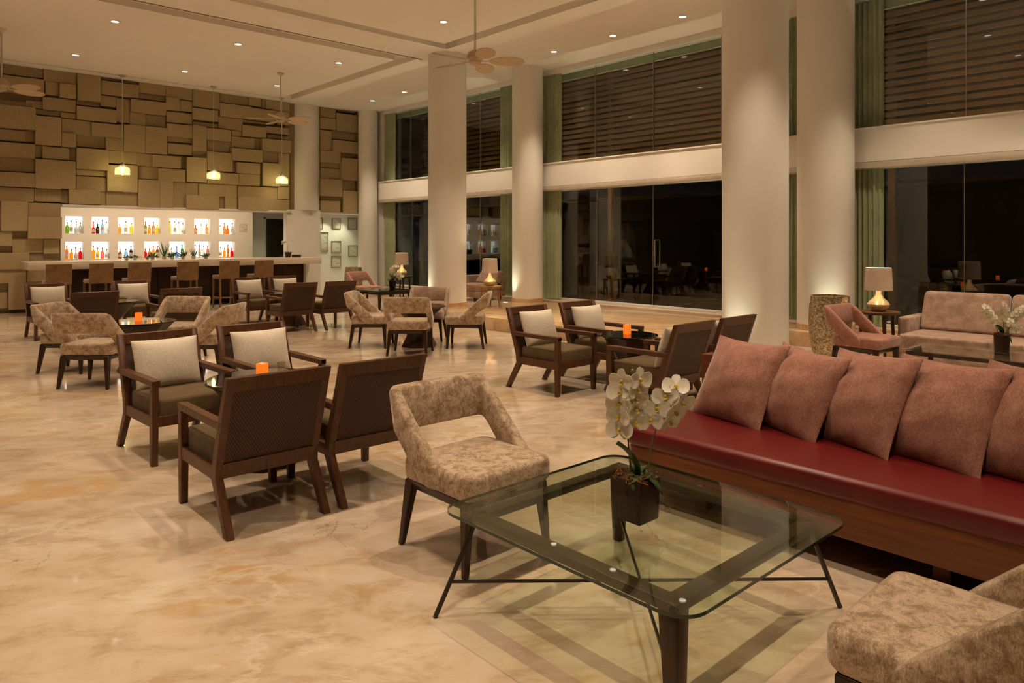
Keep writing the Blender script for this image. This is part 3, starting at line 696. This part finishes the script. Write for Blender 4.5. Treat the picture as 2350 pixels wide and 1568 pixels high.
# far coffee table with tapered legs
e = empty('square_table', 'dark square table with tapered legs and orchid, far by the corner', 'table', (8.30, 13.1, 0), R(0))
link('table_top', MB().box(-.45, .45, -.45, .45, .415, .445).mesh('table_top', M_topgl, 0.012, 3), e)
link('apron', MB().box(-.40, .40, -.40, .40, .36, .415).mesh('apron', M_espr, 0.004), e)
for sx in (-1, 1):
    for sy in (-1, 1): link('leg', MB().taper(sx * .36, sy * .36, 0, .38, .015, .03, sx * .03, sy * .03).mesh('leg', M_espr, 0.004), e)

# ------------------------------------------------------------------ bar
bar = empty('bar_counter', 'long pale stone bar counter with dark wood front', 'bar', (0, 0, 0))
link('counter_top', MB().box(2.45, 8.70, 16.70, 17.58, 0.905, 1.065).mesh('counter_top', M_marbw, 0.008, 2), bar)
link('front_panel', MB().box(3.22, 8.60, 17.45, 17.55, 0.0, 0.905).mesh('front_panel', M_bar, smooth=0), bar)
for i in range(9):
    link('board', MB().box(3.22 + i * .598, 3.22 + i * .598 + .588, 17.43, 17.45, 0.06, 0.90).mesh('board', M_bar, 0.004), bar)
link('plinth', MB().box(3.22, 8.60, 17.42, 17.5, 0.0, 0.06).mesh('plinth', M_blackpl, 0.002), bar)
link('end_panel', MB().box(8.56, 8.66, 17.3, 17.7, 0, 0.905).mesh('end_panel', M_white, 0.004), bar)
struct('trim_8', MB().box(NL + .02, xr_, 18.95, YK, 0.86, 0.93).mesh('back_shelf', M_marbw, 0.004))
ks = Kit()
for sx in (-1, 1):
    ks.part('leg', MB().prismx([(-0.225, 0), (-0.195, 0), (-0.165, 0.66), (-0.205, 0.66)], *sorted((sx * .205, sx * .172))), M_stoolwood, 0.003, 1)
    ks.part('leg', MB().prismx([(0.205, 0), (0.235, 0), (0.225, 0.66), (0.185, 0.66)], *sorted((sx * .205, sx * .172))), M_stoolwood, 0.003, 1)
    ks.part('stretcher', MB().box(*sorted((sx * .198, sx * .178)), -.2, .21, .24, .265), M_stoolwood, 0.002, 1)
ks.part('foot_rail', MB().box(-.19, .19, .20, .225, .20, .235), M_stoolwood, 0.002, 1)
ks.part('stretcher', MB().box(-.19, .19, -.208, -.188, .24, .265), M_stoolwood, 0.002, 1)
ks.part('seat', MB().box(-.21, .21, -.20, .235, .655, .735), M_stool, 0.022, 3)
ks.part('backrest', MB().prismx([(-.225, .655), (-.165, .655), (-.215, 1.05), (-.262, 1.05)], -.212, .212), M_stool, 0.014, 3)
nm = ['leftmost bar stool, in dark brown suede, against the bar', 'second bar stool from the left, at the bar', 'third bar stool from the left, behind the cream-cushioned armchair',
      'fourth bar stool from the left, at the bar', 'fifth bar stool from the left, its legs fully visible', 'sixth and rightmost bar stool, at the bar end']
for px, l in zip((133, 229, 317, 428, 523, 602), nm):
    ks.spawn('bar_stool', l, 'bar stool', (onY(px, 15.72), 15.85, 0), R(rnd.uniform(-3, 3)), 'bar stools along the counter', {M_stool: M_dwood} if 0 else None)

# bottles in the niches
def bglass(name, c):
    m = bpy.data.materials.new(name); m.use_nodes = True; t = m.node_tree; MATS[name] = m
    t.nodes.remove(t.nodes['Principled BSDF']); out = t.nodes['Material Output']
    tr = t.nodes.new('ShaderNodeBsdfTransparent'); tr.inputs[0].default_value = (*c, 1)
    df = t.nodes.new('ShaderNodeBsdfPrincipled'); df.inputs['Base Color'].default_value = (*c, 1); df.inputs['Roughness'].default_value = 0.1
    mx = t.nodes.new('ShaderNodeMixShader'); mx.inputs[0].default_value = 0.40
    t.links.new(tr.outputs[0], mx.inputs[1]); t.links.new(df.outputs[0], mx.inputs[2]); t.links.new(mx.outputs[0], out.inputs[0]); return m
BC = {'green': (0.30, 0.50, 0.05), 'clear': (0.86, 0.88, 0.84), 'grey': (0.62, 0.62, 0.55), 'red': (0.75, 0.03, 0.02), 'dark brown': (0.10, 0.04, 0.015), 'light blue': (0.45, 0.68, 0.88),
      'amber': (0.92, 0.52, 0.06), 'yellow': (0.92, 0.76, 0.10), 'olive': (0.40, 0.42, 0.03), 'orange': (0.95, 0.34, 0.02), 'pink': (0.85, 0.35, 0.32), 'blue': (0.25, 0.45, 0.85), 'emerald': (0.05, 0.48, 0.12), 'brown': (0.40, 0.16, 0.04)}
BM = {k: bglass('bottle_' + k.replace(' ', '_'), v) for k, v in BC.items()}
ROWS = [['green,clear,grey,grey', 'red,dark brown,light blue,clear', 'amber,clear,yellow', 'olive,amber,orange,yellow', 'yellow,clear,clear,clear', 'orange,clear,amber', 'clear,amber,orange,clear'],
        ['orange,amber,grey,red', 'amber,yellow,pink,clear', 'brown,light blue,dark brown', 'red,orange,amber,brown', 'clear,blue,emerald', 'clear,grey,clear,pink', 'clear,amber,orange,red']]
BSH = []
for i, (rb, hb, hn) in enumerate(((.040, .15, .25), (.038, .18, .29), (.043, .13, .22), (.034, .20, .31), (.043, .11, .27))):
    BSH.append(([(0.0005, 0), (rb, 0.002), (rb, hb), (rb * .8, hb + .02), (.013, hb + .045), (.012, hn)], hn, rb, hb))
BODY = {}; CAP = {}; LAB = {}
ORD = ['first', 'second', 'third', 'fourth', 'fifth', 'sixth', 'seventh']
for r, row in enumerate(ROWS):
    for c, txt in enumerate(row):
        cols = txt.split(','); a, b = NX[c]; z = NZ[r][0]
        for i, cn in enumerate(cols):
            si = rnd.randrange(5); prof, hn, rb, hb = BSH[si]
            key = (cn, si)
            if key not in BODY:
                BODY[key] = MB().lathe(prof, 14).mesh('body', BM[cn], smooth=40)
            if si not in CAP:
                CAP[si] = MB().lathe([(.014, hn - .012), (.014, hn + .018), (.010, hn + .020)], 10).mesh('cap', M_blackpl)
                LAB[si] = MB().lathe([(rb + .0008, hb * .3), (rb + .0008, hb * .8)], 14, caps=False).mesh('paper_label', M_paper)
            x = a + (b - a) * (i + .5) / len(cols) + rnd.uniform(-.003, .003)
            e = empty('bottle', '%s bottle, %s from the left, in the %s niche of the %s row' % (cn, ORD[i], ORD[c], ('upper', 'lower')[r]), 'bottle', (x, YK + .10 + rnd.uniform(-.03, .03), z), 0, 'bottles in the lit bar niches')
            link('body', BODY[key], e); link('cap', CAP[si], e)
            if (i + c + r) % 2: link('paper_label', LAB[si], e)

# pots and jars along the counter
def succulent(label, px, kind, h):
    x = onY(px, 17.0); e = empty('potted_succulent', label, 'plant', (x, 17.05, 1.065), rnd.uniform(0, 6), 'small pots along the bar counter')
    link('pot', MB().lathe([(.034, 0), (.048, .07), (.044, .07), (.03, .01)], 16, caps=False).lathe([(.044, .055), (.0005, .06)], 16, caps=False).mesh('pot', M_potw), e)
    mb = MB(); rr = random.Random(px)
    for i in range(22 if kind == 'bush' else 9):
        az = rr.uniform(0, 6.28); el = rr.uniform(.2, 1.4) if kind == 'bush' else rr.uniform(1.0, 1.45)
        L = h * rr.uniform(.6, 1.0) * (0.75 if kind == 'bush' else 1)
        d = Vector((math.cos(az) * math.cos(el), math.sin(az) * math.cos(el), math.sin(el)))
        o = Vector((d.x * .02, d.y * .02, .05))
        mb.tube([o, o + d * L * .5, o + d * L], [.008, .014, .002] if kind == 'bush' else [.010, .010, .002], 5)
    link('leaves', mb.mesh('leaves', M_leaf2), e)
for px, k, h, t in ((292, 'bush', .09, 'leftmost'), (312, 'bush', .07, 'second'), (352, 'bush', .16, 'round green third'), (378, 'spike', .28, 'tall spiky fourth'), (397, 'bush', .17, 'fifth'), (422, 'bush', .18, 'sixth'), (446, 'spike', .16, 'short spiky seventh'), (474, 'bush', .14, 'rightmost round')):
    succulent('%s small succulent pot along the bar counter' % t, px, k, h * 1.3)
for px, t, m in ((325, 'left', M_clear), (341, 'right', M_steel)):
    e = empty('counter_jar', '%s short jar among the plants on the bar counter' % t, 'jar', (onY(px, 17), 17.1, 1.065), 0, 'jars on the bar counter')
    link('body', MB().lathe([(.03, 0), (.034, .05), (.03, .06)], 16).mesh('body', m), e); link('lid', MB().lathe([(.03, .06), (.03, .075), (.01, .08)], 16).mesh('lid', M_potw), e)
e = empty('counter_tray', 'small dark box beside the orchid pot at the bar end', 'box', (onY(680, 17.0), 17.0, 1.065), .2)
link('box_body', MB().box(-.09, .09, -.07, .07, 0, .05).mesh('box_body', M_espr, .004), e); link('lid', MB().box(-.093, .093, -.073, .073, .05, .062).mesh('lid', M_espr, .003), e)
e = empty('notice_board', 'small pale notice on the bar back wall right of the niches', 'notice', (onY(558, YK), YK - .012, 1.83))
link('plate', MB().box(-.1, .1, 0, .012, -.11, .11).mesh('plate', M_potw, .002), e); link('print', MB().box(-.085, .085, -.002, 0, -.09, .09).mesh('print', M_paper, smooth=0), e)

# framed certificates
for i, (a, b, c, d, l) in enumerate(((761, 501, 781, 526, 'upper left framed certificate under the panelled wall'), (798, 501, 819, 527, 'upper right framed certificate under the panelled wall'), (734, 533, 753, 576, 'tall certificate half hidden by the bar column'),
    (760, 553, 782, 580, 'middle left framed certificate'), (799, 563, 820, 589, 'lower right framed certificate above the far vase'), (760, 588, 782, 614, 'lowest framed certificate on the left'), (731, 500, 740, 526, 'narrow gold frame peeking out beside the bar column'))):
    x0, x1, z1, z0 = onY(a, YC), onY(b * 0 + c, YC), zat(a, b, YC), zat(c, d, YC); w_, h_ = (x1 - x0) / 2, (z1 - z0) / 2
    e = empty('framed_certificate', l, 'picture', ((x0 + x1) / 2, YC, (z0 + z1) / 2), 0, 'framed certificates')
    mb = MB(); 
    for q in ((-w_, w_, h_ - .014, h_), (-w_, w_, -h_, -h_ + .014), (-w_, -w_ + .014, -h_, h_), (w_ - .014, w_, -h_, h_)): mb.box(q[0], q[1], -.02, 0, q[2], q[3])
    link('frame', mb.mesh('frame', M_slat if i == 6 else M_backing, 0, smooth=0), e)
    link('mat_board', MB().box(-w_ + .01, w_ - .01, -.008, -.001, -h_ + .01, h_ - .01).mesh('mat_board', M_potw, smooth=0), e)
    link('print', MB().box(-w_ * .7, w_ * .7, -.010, -.008, -h_ * .7, h_ * .7).mesh('print', M_paper, smooth=0), e)

# pendants over the bar
kp = Kit()
kp.part('canopy', MB().lathe([(.075, 0), (.075, -.012), (.03, -.04), (.006, -.05)], 24), M_steel)
kp.part('cord', MB().tube([(0, 0, -.03), (0, 0, -1.92)], .009, 6), M_fanrod)
kp.part('socket', MB().lathe([(.008, -1.9), (.03, -1.92), (.03, -1.99), (.02, -2.0)], 16), M_steel)
kp.part('jar_shade', MB().lathe([(.055, -1.93), (.06, -1.98), (.14, -2.02), (.15, -2.05), (.15, -2.17), (.14, -2.185), (.135, -2.17), (.143, -2.06), (.05, -1.99)], 32, caps=False), M_jar)
kp.part('bulb', MB().lathe([(.004, -2.0), (.02, -2.01), (.032, -2.06), (.028, -2.09), (.004, -2.105)], 16), E_bulb)
for px, Y_, t in ((284, 17.3, 'left'), (493, 17.1, 'middle'), (650, 17.3, 'right')):
    e = kp.spawn('pendant_lamp', '%s glass jar pendant lamp hanging over the bar' % t, 'pendant lamp', (onY(px - 3, Y_), Y_, Z0), 0, 'glass pendants over the bar')
    lamp('pendant_bulb', 'POINT', P_PEND, e, (0, 0, -2.12), (1.0, 0.78, 0.42), 0.03)

# ceiling fans
kf = Kit()
kf.part('canopy', MB().lathe([(.075, 0), (.07, -.03), (.02, -.07)], 24), M_fanrod)
kf.part('rod', MB().tube([(0, 0, -.05), (0, 0, -.86)], .014, 10), M_fanrod)
kf.part('motor_housing', MB().lathe([(.02, -.84), (.075, -.87), (.115, -.92), (.12, -.97), (.085, -1.01), (.085, -1.03), (.06, -1.06), (.01, -1.07)], 32), M_fan)
for i in range(5):
    a = R(72 * i); M = Matrix.Rotation(a, 4, 'Z') @ Matrix.Translation((0, 0, -1.01)) @ Matrix.Rotation(R(-13), 4, 'X')
    out = [(.20 + .26 * (1 - math.cos(q)) - 0.0, .118 * math.sin(q) * (1 + .18 * (1 - math.cos(q)) / 2)) for q in [2 * math.pi * j / 24 for j in range(24)]]
    b = kf.part('blade', MB().prismz(out, -.005, .005).xform(M), M_fan, smooth=0)
    kf.part('bracket', MB().tube([(.06, 0, 0), (.14, .02, .01), (.26, 0, .008)], .009, 6).xform(M), M_fanrod, parent=b)
for x, y, rz, t in ((6.60, 8.02, -40, 'palm-blade ceiling fan hanging in front of the round column'), (6.72, 14.75, -58, 'smaller-looking ceiling fan in front of the bar column'), (1.80, 14.85, -50, 'ceiling fan cut off at the left edge')):
    kf.spawn('ceiling_fan', t, 'ceiling fan', (x, y, Z0), R(rz), 'ceiling fans')

# ------------------------------------------------------------------ glass coffee table in front
ct = empty('glass_coffee_table', 'large square glass coffee table with dark wood frame in the foreground', 'table', (2.325, 1.78, 0))
gt = link('glass_top', MB().prismz(rrect(.565, .60, .10), .388, .400).mesh('glass_top', M_tglass, smooth=0), ct)
link('glass_edge', (lambda p: MB().add([(x * 1.001, y * 1.001, .388) for x, y in p] + [(x * 1.001, y * 1.001, .400) for x, y in p], [(i, (i + 1) % len(p), len(p) + (i + 1) % len(p), len(p) + i) for i in range(len(p))]))(rrect(.565, .60, .10)).mesh('glass_edge', M_gedge, smooth=40), gt)
a_, b_, w_ = .455, .475, .032
for nm_, q in (('frame_rail', (-a_, a_, b_ - w_, b_ + w_)), ('frame_rail', (-a_, a_, -b_ - w_, -b_ + w_)), ('frame_rail', (-a_ - w_, -a_ + w_, -b_, b_)), ('frame_rail', (a_ - w_, a_ + w_, -b_, b_))):
    link(nm_, MB().box(*q, .352, .386).mesh(nm_, M_espr, .004), ct)
for s in (-1, 1):
    link('leg', MB().taper(s * a_, s * b_, 0, .387, .022, .036, s * .03, s * .03).mesh('leg', M_espr, .004), ct, label='tapered dark wood leg')
    link('leg', MB().tube([(s * .45, -s * .47, .386), (s * .635, -s * .525, 0)], .0095, 4).mesh('leg', M_iron, smooth=0), ct, label='thin slanted iron leg')
link('stretcher', MB().tube([(-.573, .507, .13), (.573, -.507, .13)], .007, 4).mesh('stretcher', M_iron, smooth=0), ct)
link('stretcher', MB().tube([(.47, .485, .13), (-.47, -.485, .13)], .007, 4).mesh('stretcher', M_iron, smooth=0), ct)

# ------------------------------------------------------------------ orchids
def petal(mb, L, Wd, az, tilt, cup, base=0.0):
    M = Matrix.Rotation(az, 4, 'Z') @ Matrix.Rotation(-tilt, 4, 'Y')
    n = 7; v = [(base, 0, 0)]
    ring = []
    for j in range(12):
        q = 2 * math.pi * j / 12; x = base + L * (0.5 - 0.5 * math.cos(q)); y = Wd * math.sin(q) * (0.75 + .35 * (x - base) / L)
        ring.append((x, y, cup * ((y / Wd) ** 2 + (x - base) / L * .6) + .002 * math.sin(5 * q)))
    o = [(base + L * .5, 0, -cup * .1)] + ring
    vv = [tuple(M @ Vector(p)) for p in o] + [tuple(M @ (Vector(p) - Vector((0, 0, .0016)))) for p in o]
    f = [(0, 1 + j, 1 + (j + 1) % 12) for j in range(12)] + [(13, 14 + (j + 1) % 12, 14 + j) for j in range(12)] + [(1 + j, 14 + j, 14 + (j + 1) % 12, 1 + (j + 1) % 12) for j in range(12)]
    mb.add(vv, f)
def flower_meshes(s):
    mb = MB()
    petal(mb, .050 * s, .030 * s, R(0), R(8), .006 * s); petal(mb, .050 * s, .030 * s, R(180), R(8), .006 * s)
    for a in (90, 215, 325): petal(mb, .044 * s, .018 * s, R(a), R(-4), .004 * s)
    c = MB(); petal(c, .020 * s, .009 * s, R(270), R(50), .004 * s); c.lathe([(.0005, 0), (.007 * s, .004 * s), (.005 * s, .012 * s), (.0005, .014 * s)], 8)
    return mb.mesh('flower', M_petal, smooth=60), c.mesh('flower_throat', M_yel)
FL = {1.15: flower_meshes(1.12), 1.0: flower_meshes(1.0), 0.8: flower_meshes(0.8), .7: flower_meshes(.7)}
def bez(p, t):
    p = [Vector(x) for x in p]
    while len(p) > 1: p = [a.lerp(b, t) for a, b in zip(p[:-1], p[1:])]
    return p[0]
def orchid(name, label, loc, rz, pot, stems, leaves, fs, look):
    e = empty(name, label, 'plant', loc, rz)
    if pot[0] == 'cube':
        a, h = pot[1], pot[2]
        link('pot', MB().taper(0, 0, 0, h, a * .94, a).mesh('pot', M_espr, .004), e)
    elif pot[0] == 'round':
        a, h = pot[1], pot[2]; link('pot', MB().lathe([(a * .75, 0), (a, h), (a * .9, h), (a * .65, .02)], 20).mesh('pot', M_espr), e)
    else:
        a, h = pot[1], pot[2]; link('pot', MB().lathe([(a * .9, 0), (a, h), (a * .93, h), (a * .85, .015)], 24).mesh('pot', M_espr), e)
    mb = MB(); r = random.Random(len(label))
    for i in range(60):
        q = r.uniform(0, 6.28); d = a * math.sqrt(r.random()) * 1.02; x, y = d * math.cos(q), d * math.sin(q)
        if pot[0] == 'cube': x, y = r.uniform(-a, a) * 1.03, r.uniform(-a, a) * 1.03
        mb.tube([(x, y, h - .01), (x + r.uniform(-.02, .02), y + r.uniform(-.02, .02), h + r.uniform(.004, .022)), (x + r.uniform(-.03, .03), y + r.uniform(-.03, .03), h + r.uniform(-.012, .02))], .0028, 4)
    mo = link('moss', mb.mesh('moss', M_moss), e); mo['kind'] = 'stuff'
    for az, L, Wd, el in leaves:
        mb = MB()
        def lf(u, v):
            t = u; x = L * t * math.cos(el - .5 * t * (1 if el > 1 else 2.2)); z = L * t * math.sin(el - .5 * t * (1 if el > 1 else 2.2)); ww_ = Wd * math.sin(math.pi * min(1, .08 + t * .92)) ** .6
            y = (v - .5) * 2 * ww_
            return (x - abs(v - .5) * .02, y, h + z + abs(v - .5) * .02)
        mb.grid(lf, 10, 4); m = len(mb.v); mb.add([(x, y, z - .003) for x, y, z in mb.v], [f[::-1] for f in mb.f])
        mb.xform(Matrix.Rotation(az, 4, 'Z')); link('leaf', mb.mesh('leaf', M_leaf, smooth=70), e)
    for cp, ts, buds in stems:
        pts = [bez(cp, i / 14) for i in range(15)]
        st = link('stem', MB().tube(pts, [.0038 - .0018 * i / 14 for i in range(15)], 6).mesh('stem', M_stem), e)
        for bt in buds:
            q = bez(cp, bt); link('bud', MB().lathe([(.0005, 0), (.007, .006), (.006, .014), (.0005, .019)], 8, tuple(q)).mesh('bud', M_stem), st)
        for i, t in enumerate(ts):
            q = bez(cp, t); side = (1 if i % 2 else -1); d = (bez(cp, min(1, t + .02)) - bez(cp, t - .02)).normalized()
            out = d.cross(Vector((look[0], look[1], 0))).normalized() * side
            pos = q + out * .022 * fs / .8 + Vector((look[0], look[1], 0)) * .012
            fm, cm = FL[fs]
            nrm = (Vector((look[0], look[1], -.05)) + out * .55 + Vector((r.uniform(-.3, .3), r.uniform(-.3, .3), r.uniform(-.3, .3)))).normalized()
            zax = nrm; xax = Vector((0, 0, 1)).cross(zax).normalized(); yax = zax.cross(xax)
            Mx = Matrix((xax, yax, zax)).transposed().to_4x4(); Mx.translation = pos
            fo = link('flower', fm, e); fo.matrix_local = Mx
            co_ = link('flower_throat', cm, fo)
RZ = 0.0
cl, cf = Vector((CXX, -SX, 0)), Vector((SX, CXX, 0))   # right and forward seen from the seats in front
def V(r_, f_, z): p = cl * r_ + cf * f_; return (p.x, p.y, z)
lk = (-SX, -CXX)
orchid('potted_orchid', 'white orchid in dark square pot on the foreground glass table', (2.275, 1.76, .4), 0, ('cube', .066, .165),
       [([V(-.02, 0, .15), V(-.035, .01, .34), V(-.055, 0, .48), V(-.02, -.02, .575)], (.40, .46, .52, .58, .64, .70, .76, .82, .89, .96), (1.0,)),
        ([V(.045, 0, .15), V(.05, 0, .33), V(.10, 0, .46), V(.20, -.01, .52)], (.50, .56, .62, .69, .76, .83, .90), (1.0, .97))],
       [(R(150), .16, .036, 1.5), (R(25), .11, .030, 1.0), (R(-70), .12, .034, .6), (R(-150), .10, .03, .7)], 1.15, lk)
# ------------------------------------------------------------------ red leather bench and its cushions
be = empty('leather_bench', 'long oxblood leather bench with mahogany base and back', 'bench', (0, 0, 0))
def bench_outline(x0, x1, y0, y1, r):
    o = [(x1, y0), (x1, y1)]
    for i in range(9):
        q = R(90 + 90 * i / 8); o.append((x0 + r + r * math.cos(q), y1 - r + r * math.sin(q)))
    o.append((x0, y0)); return o
link('seat', MB().prismz(bench_outline(3.27, 4.10, -1.6, 2.64, .08), .318, .43).mesh('seat', M_red, .035, 5, 60), be)
link('base_fascia', MB().prismz(bench_outline(3.285, 4.20, -1.6, 2.625, .07), .150, .335).mesh('base_fascia', M_bench, .004), be)
link('plinth', MB().box(3.65, 4.15, -1.5, 2.35, .0, .150).mesh('plinth', M_espr, .004), be)
for y in (2.2, 1.0, -.4): 
    for x in (3.46, 4.02): link('foot', MB().box(x, x + .07, y, y + .07, 0, .150).mesh('foot', M_bench, .004), be)
link('back_panel', MB().box(4.10, 4.22, -1.6, 2.64, .150, .752).mesh('back_panel', M_bench, .006), be)
PIL = [(2.27, -12, 0.262, 30, 0, 'first dusty rose cushion on the bench, beside the wooden end'), (1.90, -20, 0.25, 28, 3, 'second dusty rose cushion from the left on the red bench'),
       (1.55, -24, 0.265, 29, -3, 'third dusty rose cushion on the bench, with a creased folded side'), (1.19, -15, 0.27, 31, 0, 'fourth dusty rose cushion from the left on the bench'), (0.78, -10, 0.27, 30, 3, 'fifth dusty rose cushion, cut off at the right edge')]
for i, (y, rz, s, lean, roll, l) in enumerate(PIL):
    me = cushion(s * 1.05, s * 1.05, .108, .004, 22, .085, .70, .006, 3 + i).xform(Matrix.Rotation(R(90), 4, 'X')).mesh('cushion', M_pill, smooth=80, weld=True)
    o = link('cushion', me); tag(o, l, 'cushion', 'dusty rose cushions on the bench')
    # local: x across, z up, -y towards the sitter; turned to face -X, leaning back, yawed so the near edge comes forward
    M = Matrix.Translation((3.92, y, .43 + s * .97 * math.cos(R(lean)))) @ Matrix.Rotation(R(-90 + rz), 4, 'Z') @ Matrix.Rotation(R(-lean), 4, 'X') @ Matrix.Rotation(R(roll), 4, 'Y')
    o.matrix_world = M

# ------------------------------------------------------------------ lamps, side tables, vases, sofas
klamp = Kit()
klamp.part('lamp_base', MB().lathe([(.065, 0), (.07, .008), (.115, .05), (.125, .085), (.10, .125), (.055, .165), (.032, .21), (.026, .265), (.03, .27)], 40), plain('mercury_glass', (0.80, 0.66, 0.40), 0.22, 0.35, var=.15, scale=60))
klamp.part('shade', MB().lathe([(.158, .255), (.142, .525), (.138, .525), (.154, .255)], 48, caps=False).add([], []), M_shade, smooth=40)
klamp.part('bulb', MB().lathe([(.004, .30), (.022, .31), (.030, .345), (.02, .38), (.004, .39)], 16), E_bulb)
klamp.part('harp', MB().tube([(0, 0, .265), (0, 0, .31)], .01, 8).tube([(-.139, 0, .515), (.139, 0, .515)], .003, 6).tube([(0, -.139, .515), (0, .139, .515)], .003, 6), M_steel)
def tlamp(label, x, y, z):
    e = klamp.spawn('table_lamp', label, 'lamp', (x, y, z), 0, 'table lamps with linen shades')
    lamp('lamp_bulb', 'POINT', P_LAMP, e, (0, 0, .40), (1.0, .80, .48), .03)
def side_table(label, x, y, z, h, r, mat):
    e = empty('side_table', label, 'side table', (x, y, z), 0, 'side tables under the lamps')
    link('table_top', MB().lathe([(r, h - .03), (r + .004, h - .015), (r, h)], 40).mesh('table_top', mat, smooth=30), e)
    for i in range(4):
        a = R(45 + 90 * i); link('leg', MB().tube([(r * .72 * math.cos(a), r * .72 * math.sin(a), h - .03), (r * .85 * math.cos(a), r * .85 * math.sin(a), 0)], [.022, .015], 10).mesh('leg', mat), e)
side_table('round oak side table on the step between two columns', 9.05, 10.55, PZ, .40, .22, M_owood)
tlamp('table lamp with linen shade on the oak side table by the middle window', 9.05, 10.55, PZ + .40)
side_table('dark round side table behind the dusty pink chair', 9.10, 3.42, 0, .64, .25, M_dwood)
tlamp('table lamp with linen shade beside the right sofa', 9.10, 3.40, .64)
side_table('dark side table far behind the beige chairs at the corner', 9.15, 13.75, 0, .68, .24, M_espr)
tlamp('far table lamp left of the round column, behind the orchid', 9.15, 13.75, .68)
def vase(label, x, y, z, h=.66, r=.235):
    e = empty('mosaic_vase', label, 'vase', (x, y, z), 0, 'gold mosaic floor vases')
    pr = [(r * .70, 0), (r * .80, h * .1), (r * .95, h * .35), (r, h * .6), (r * .96, h * .85), (r * .88, h)]
    link('body', MB().lathe(pr + [(r * .82, h), (r * .8, h * .8), (.0005, h * .78)], 48, caps=False).mesh('body', M_mos, smooth=40), e)
    link('rim', MB().lathe([(r * .88, h - .002), (r * .90, h + .008), (r * .82, h + .008), (r * .82, h - .002)], 48, caps=False).mesh('rim', M_mos), e)
vase('tall gold mosaic vase behind the dusty pink chair', 8.95, 3.92, 0, .80, .25)
vase('gold mosaic vase far off below the certificates', 9.32, 16.2, 0, .80, .23)
def sofa(label, x, y, z, rz, n, cw, depth, seath, backh, mat):
    e = empty('velvet_sofa', label, 'sofa', (x, y, z), rz); L = n * cw / 2
    link('base', MB().box(-L - .0, L + .0, -depth / 2, depth / 2, .08, .20).mesh('base', mat, .012), e)
    for sx in (-1, 1):
        for sy in (-1, 1): link('foot', MB().taper(sx * (L - .1), sy * (depth / 2 - .08), 0, .08, .02, .025).mesh('foot', M_espr, .003), e)
    for i in range(n):
        x0 = -L + i * cw
        link('seat_cushion', MB().box(x0 + .006, x0 + cw - .006, -depth / 2, depth / 2 - .2, .20, seath).mesh('seat_cushion', mat, .035, 3), e)
        link('back_cushion', MB().prismx([(depth / 2 - .34, seath), (depth / 2 - .12, seath), (depth / 2 - .03, backh), (depth / 2 - .16, backh)], x0 + .01, x0 + cw - .01).mesh('back_cushion', mat, .045, 4), e)
    link('back_frame', MB().box(-L, L, depth / 2 - .12, depth / 2, .20, seath + .14).mesh('back_frame', mat, .02, 3), e)
    link('arm', MB().box(-L - .12, -L, -depth / 2 + .32, depth / 2, .08, seath + .16).mesh('arm', mat, .025, 3), e)
    return e
sofa('taupe velvet sofa at the right edge behind the orchid table', 9.27, 1.72, 0, R(-90), 3, .90, .98, .43, .88, M_sofa)
sofa('mauve sofa glimpsed behind the lamp between the two columns', 9.95, 11.90, PZ, R(-90), 1, .66, .85, .36, .62, M_sofa)
# glass table in front of the right sofa, with orchid
e = empty('low_glass_table', 'low glass table in front of the right-hand sofa', 'table', (8.12, 1.80, 0))
link('glass_top', MB().prismz(rrect(.36, .90, .04), .388, .40).mesh('glass_top', M_tglass, smooth=0), e)
link('frame', MB().box(-.33, .33, -.85, -.80, .355, .386).box(-.33, .33, .80, .85, .355, .386).box(-.33, -.28, -.8, .8, .355, .386).box(.28, .33, -.8, .8, .355, .386).mesh('frame', M_espr, 0), e)
for sx in (-1, 1):
    for sy in (-1, 1): link('leg', MB().taper(sx * .30, sy * .82, 0, .386, .015, .022).mesh('leg', M_espr, .003), e)
orchid('potted_orchid', 'white orchid in front of the taupe sofa at the right', (8.30, 1.95, .40), 0, ('glass', .07, .17),
       [([V(-.02, 0, .12), V(-.06, 0, .30), V(-.14, 0, .40), V(-.20, -.02, .43)], (.40, .5, .58, .66, .74, .82, .9, .97), ()),
        ([V(.02, 0, .12), V(.06, .0, .30), V(.14, 0, .40), V(.22, -.02, .42)], (.4, .5, .58, .66, .74, .82, .9, .97), ()),
        ([V(.0, 0, .12), V(.0, -.03, .30), V(.01, -.05, .42), V(-.05, -.06, .46)], (.45, .55, .65, .75, .85, .95), ()),
        ([V(.03, 0, .12), V(.05, -.02, .25), V(.10, -.04, .33), V(.12, -.05, .20)], (.5, .65, .8, .95), ())],
       [(R(160), .13, .03, 1.3), (R(0), .12, .03, .6), (R(-100), .12, .03, .4)], .8, lk)
orchid('potted_orchid', 'white orchid in dark pot on the far square table', (8.42, 13.0, .445), 0, ('round', .085, .19),
       [([V(0, 0, .18), V(-.04, 0, .36), V(.0, 0, .50), V(.10, -.02, .46)], (.4, .5, .6, .7, .8, .9, .98), ()), ([V(.02, 0, .18), V(.06, 0, .32), V(.16, 0, .36), V(.20, -.02, .22)], (.45, .55, .65, .75, .85, .95), ())],
       [(R(100), .22, .05, 1.45), (R(200), .18, .045, 1.0), (R(-60), .15, .04, .5)], 1.0, lk)
orchid('potted_orchid', 'small arching orchid in black pot at the bar end', (onY(663, 17.0), 17.05, 1.065), 0, ('round', .085, .12),
       [([V(.0, 0, .10), V(.0, 0, .45), V(-.06, 0, .44), V(-.16, 0, .34)], (.62, .7, .78, .86, .94), ())], [(R(150), .10, .03, .6)], .7, lk)
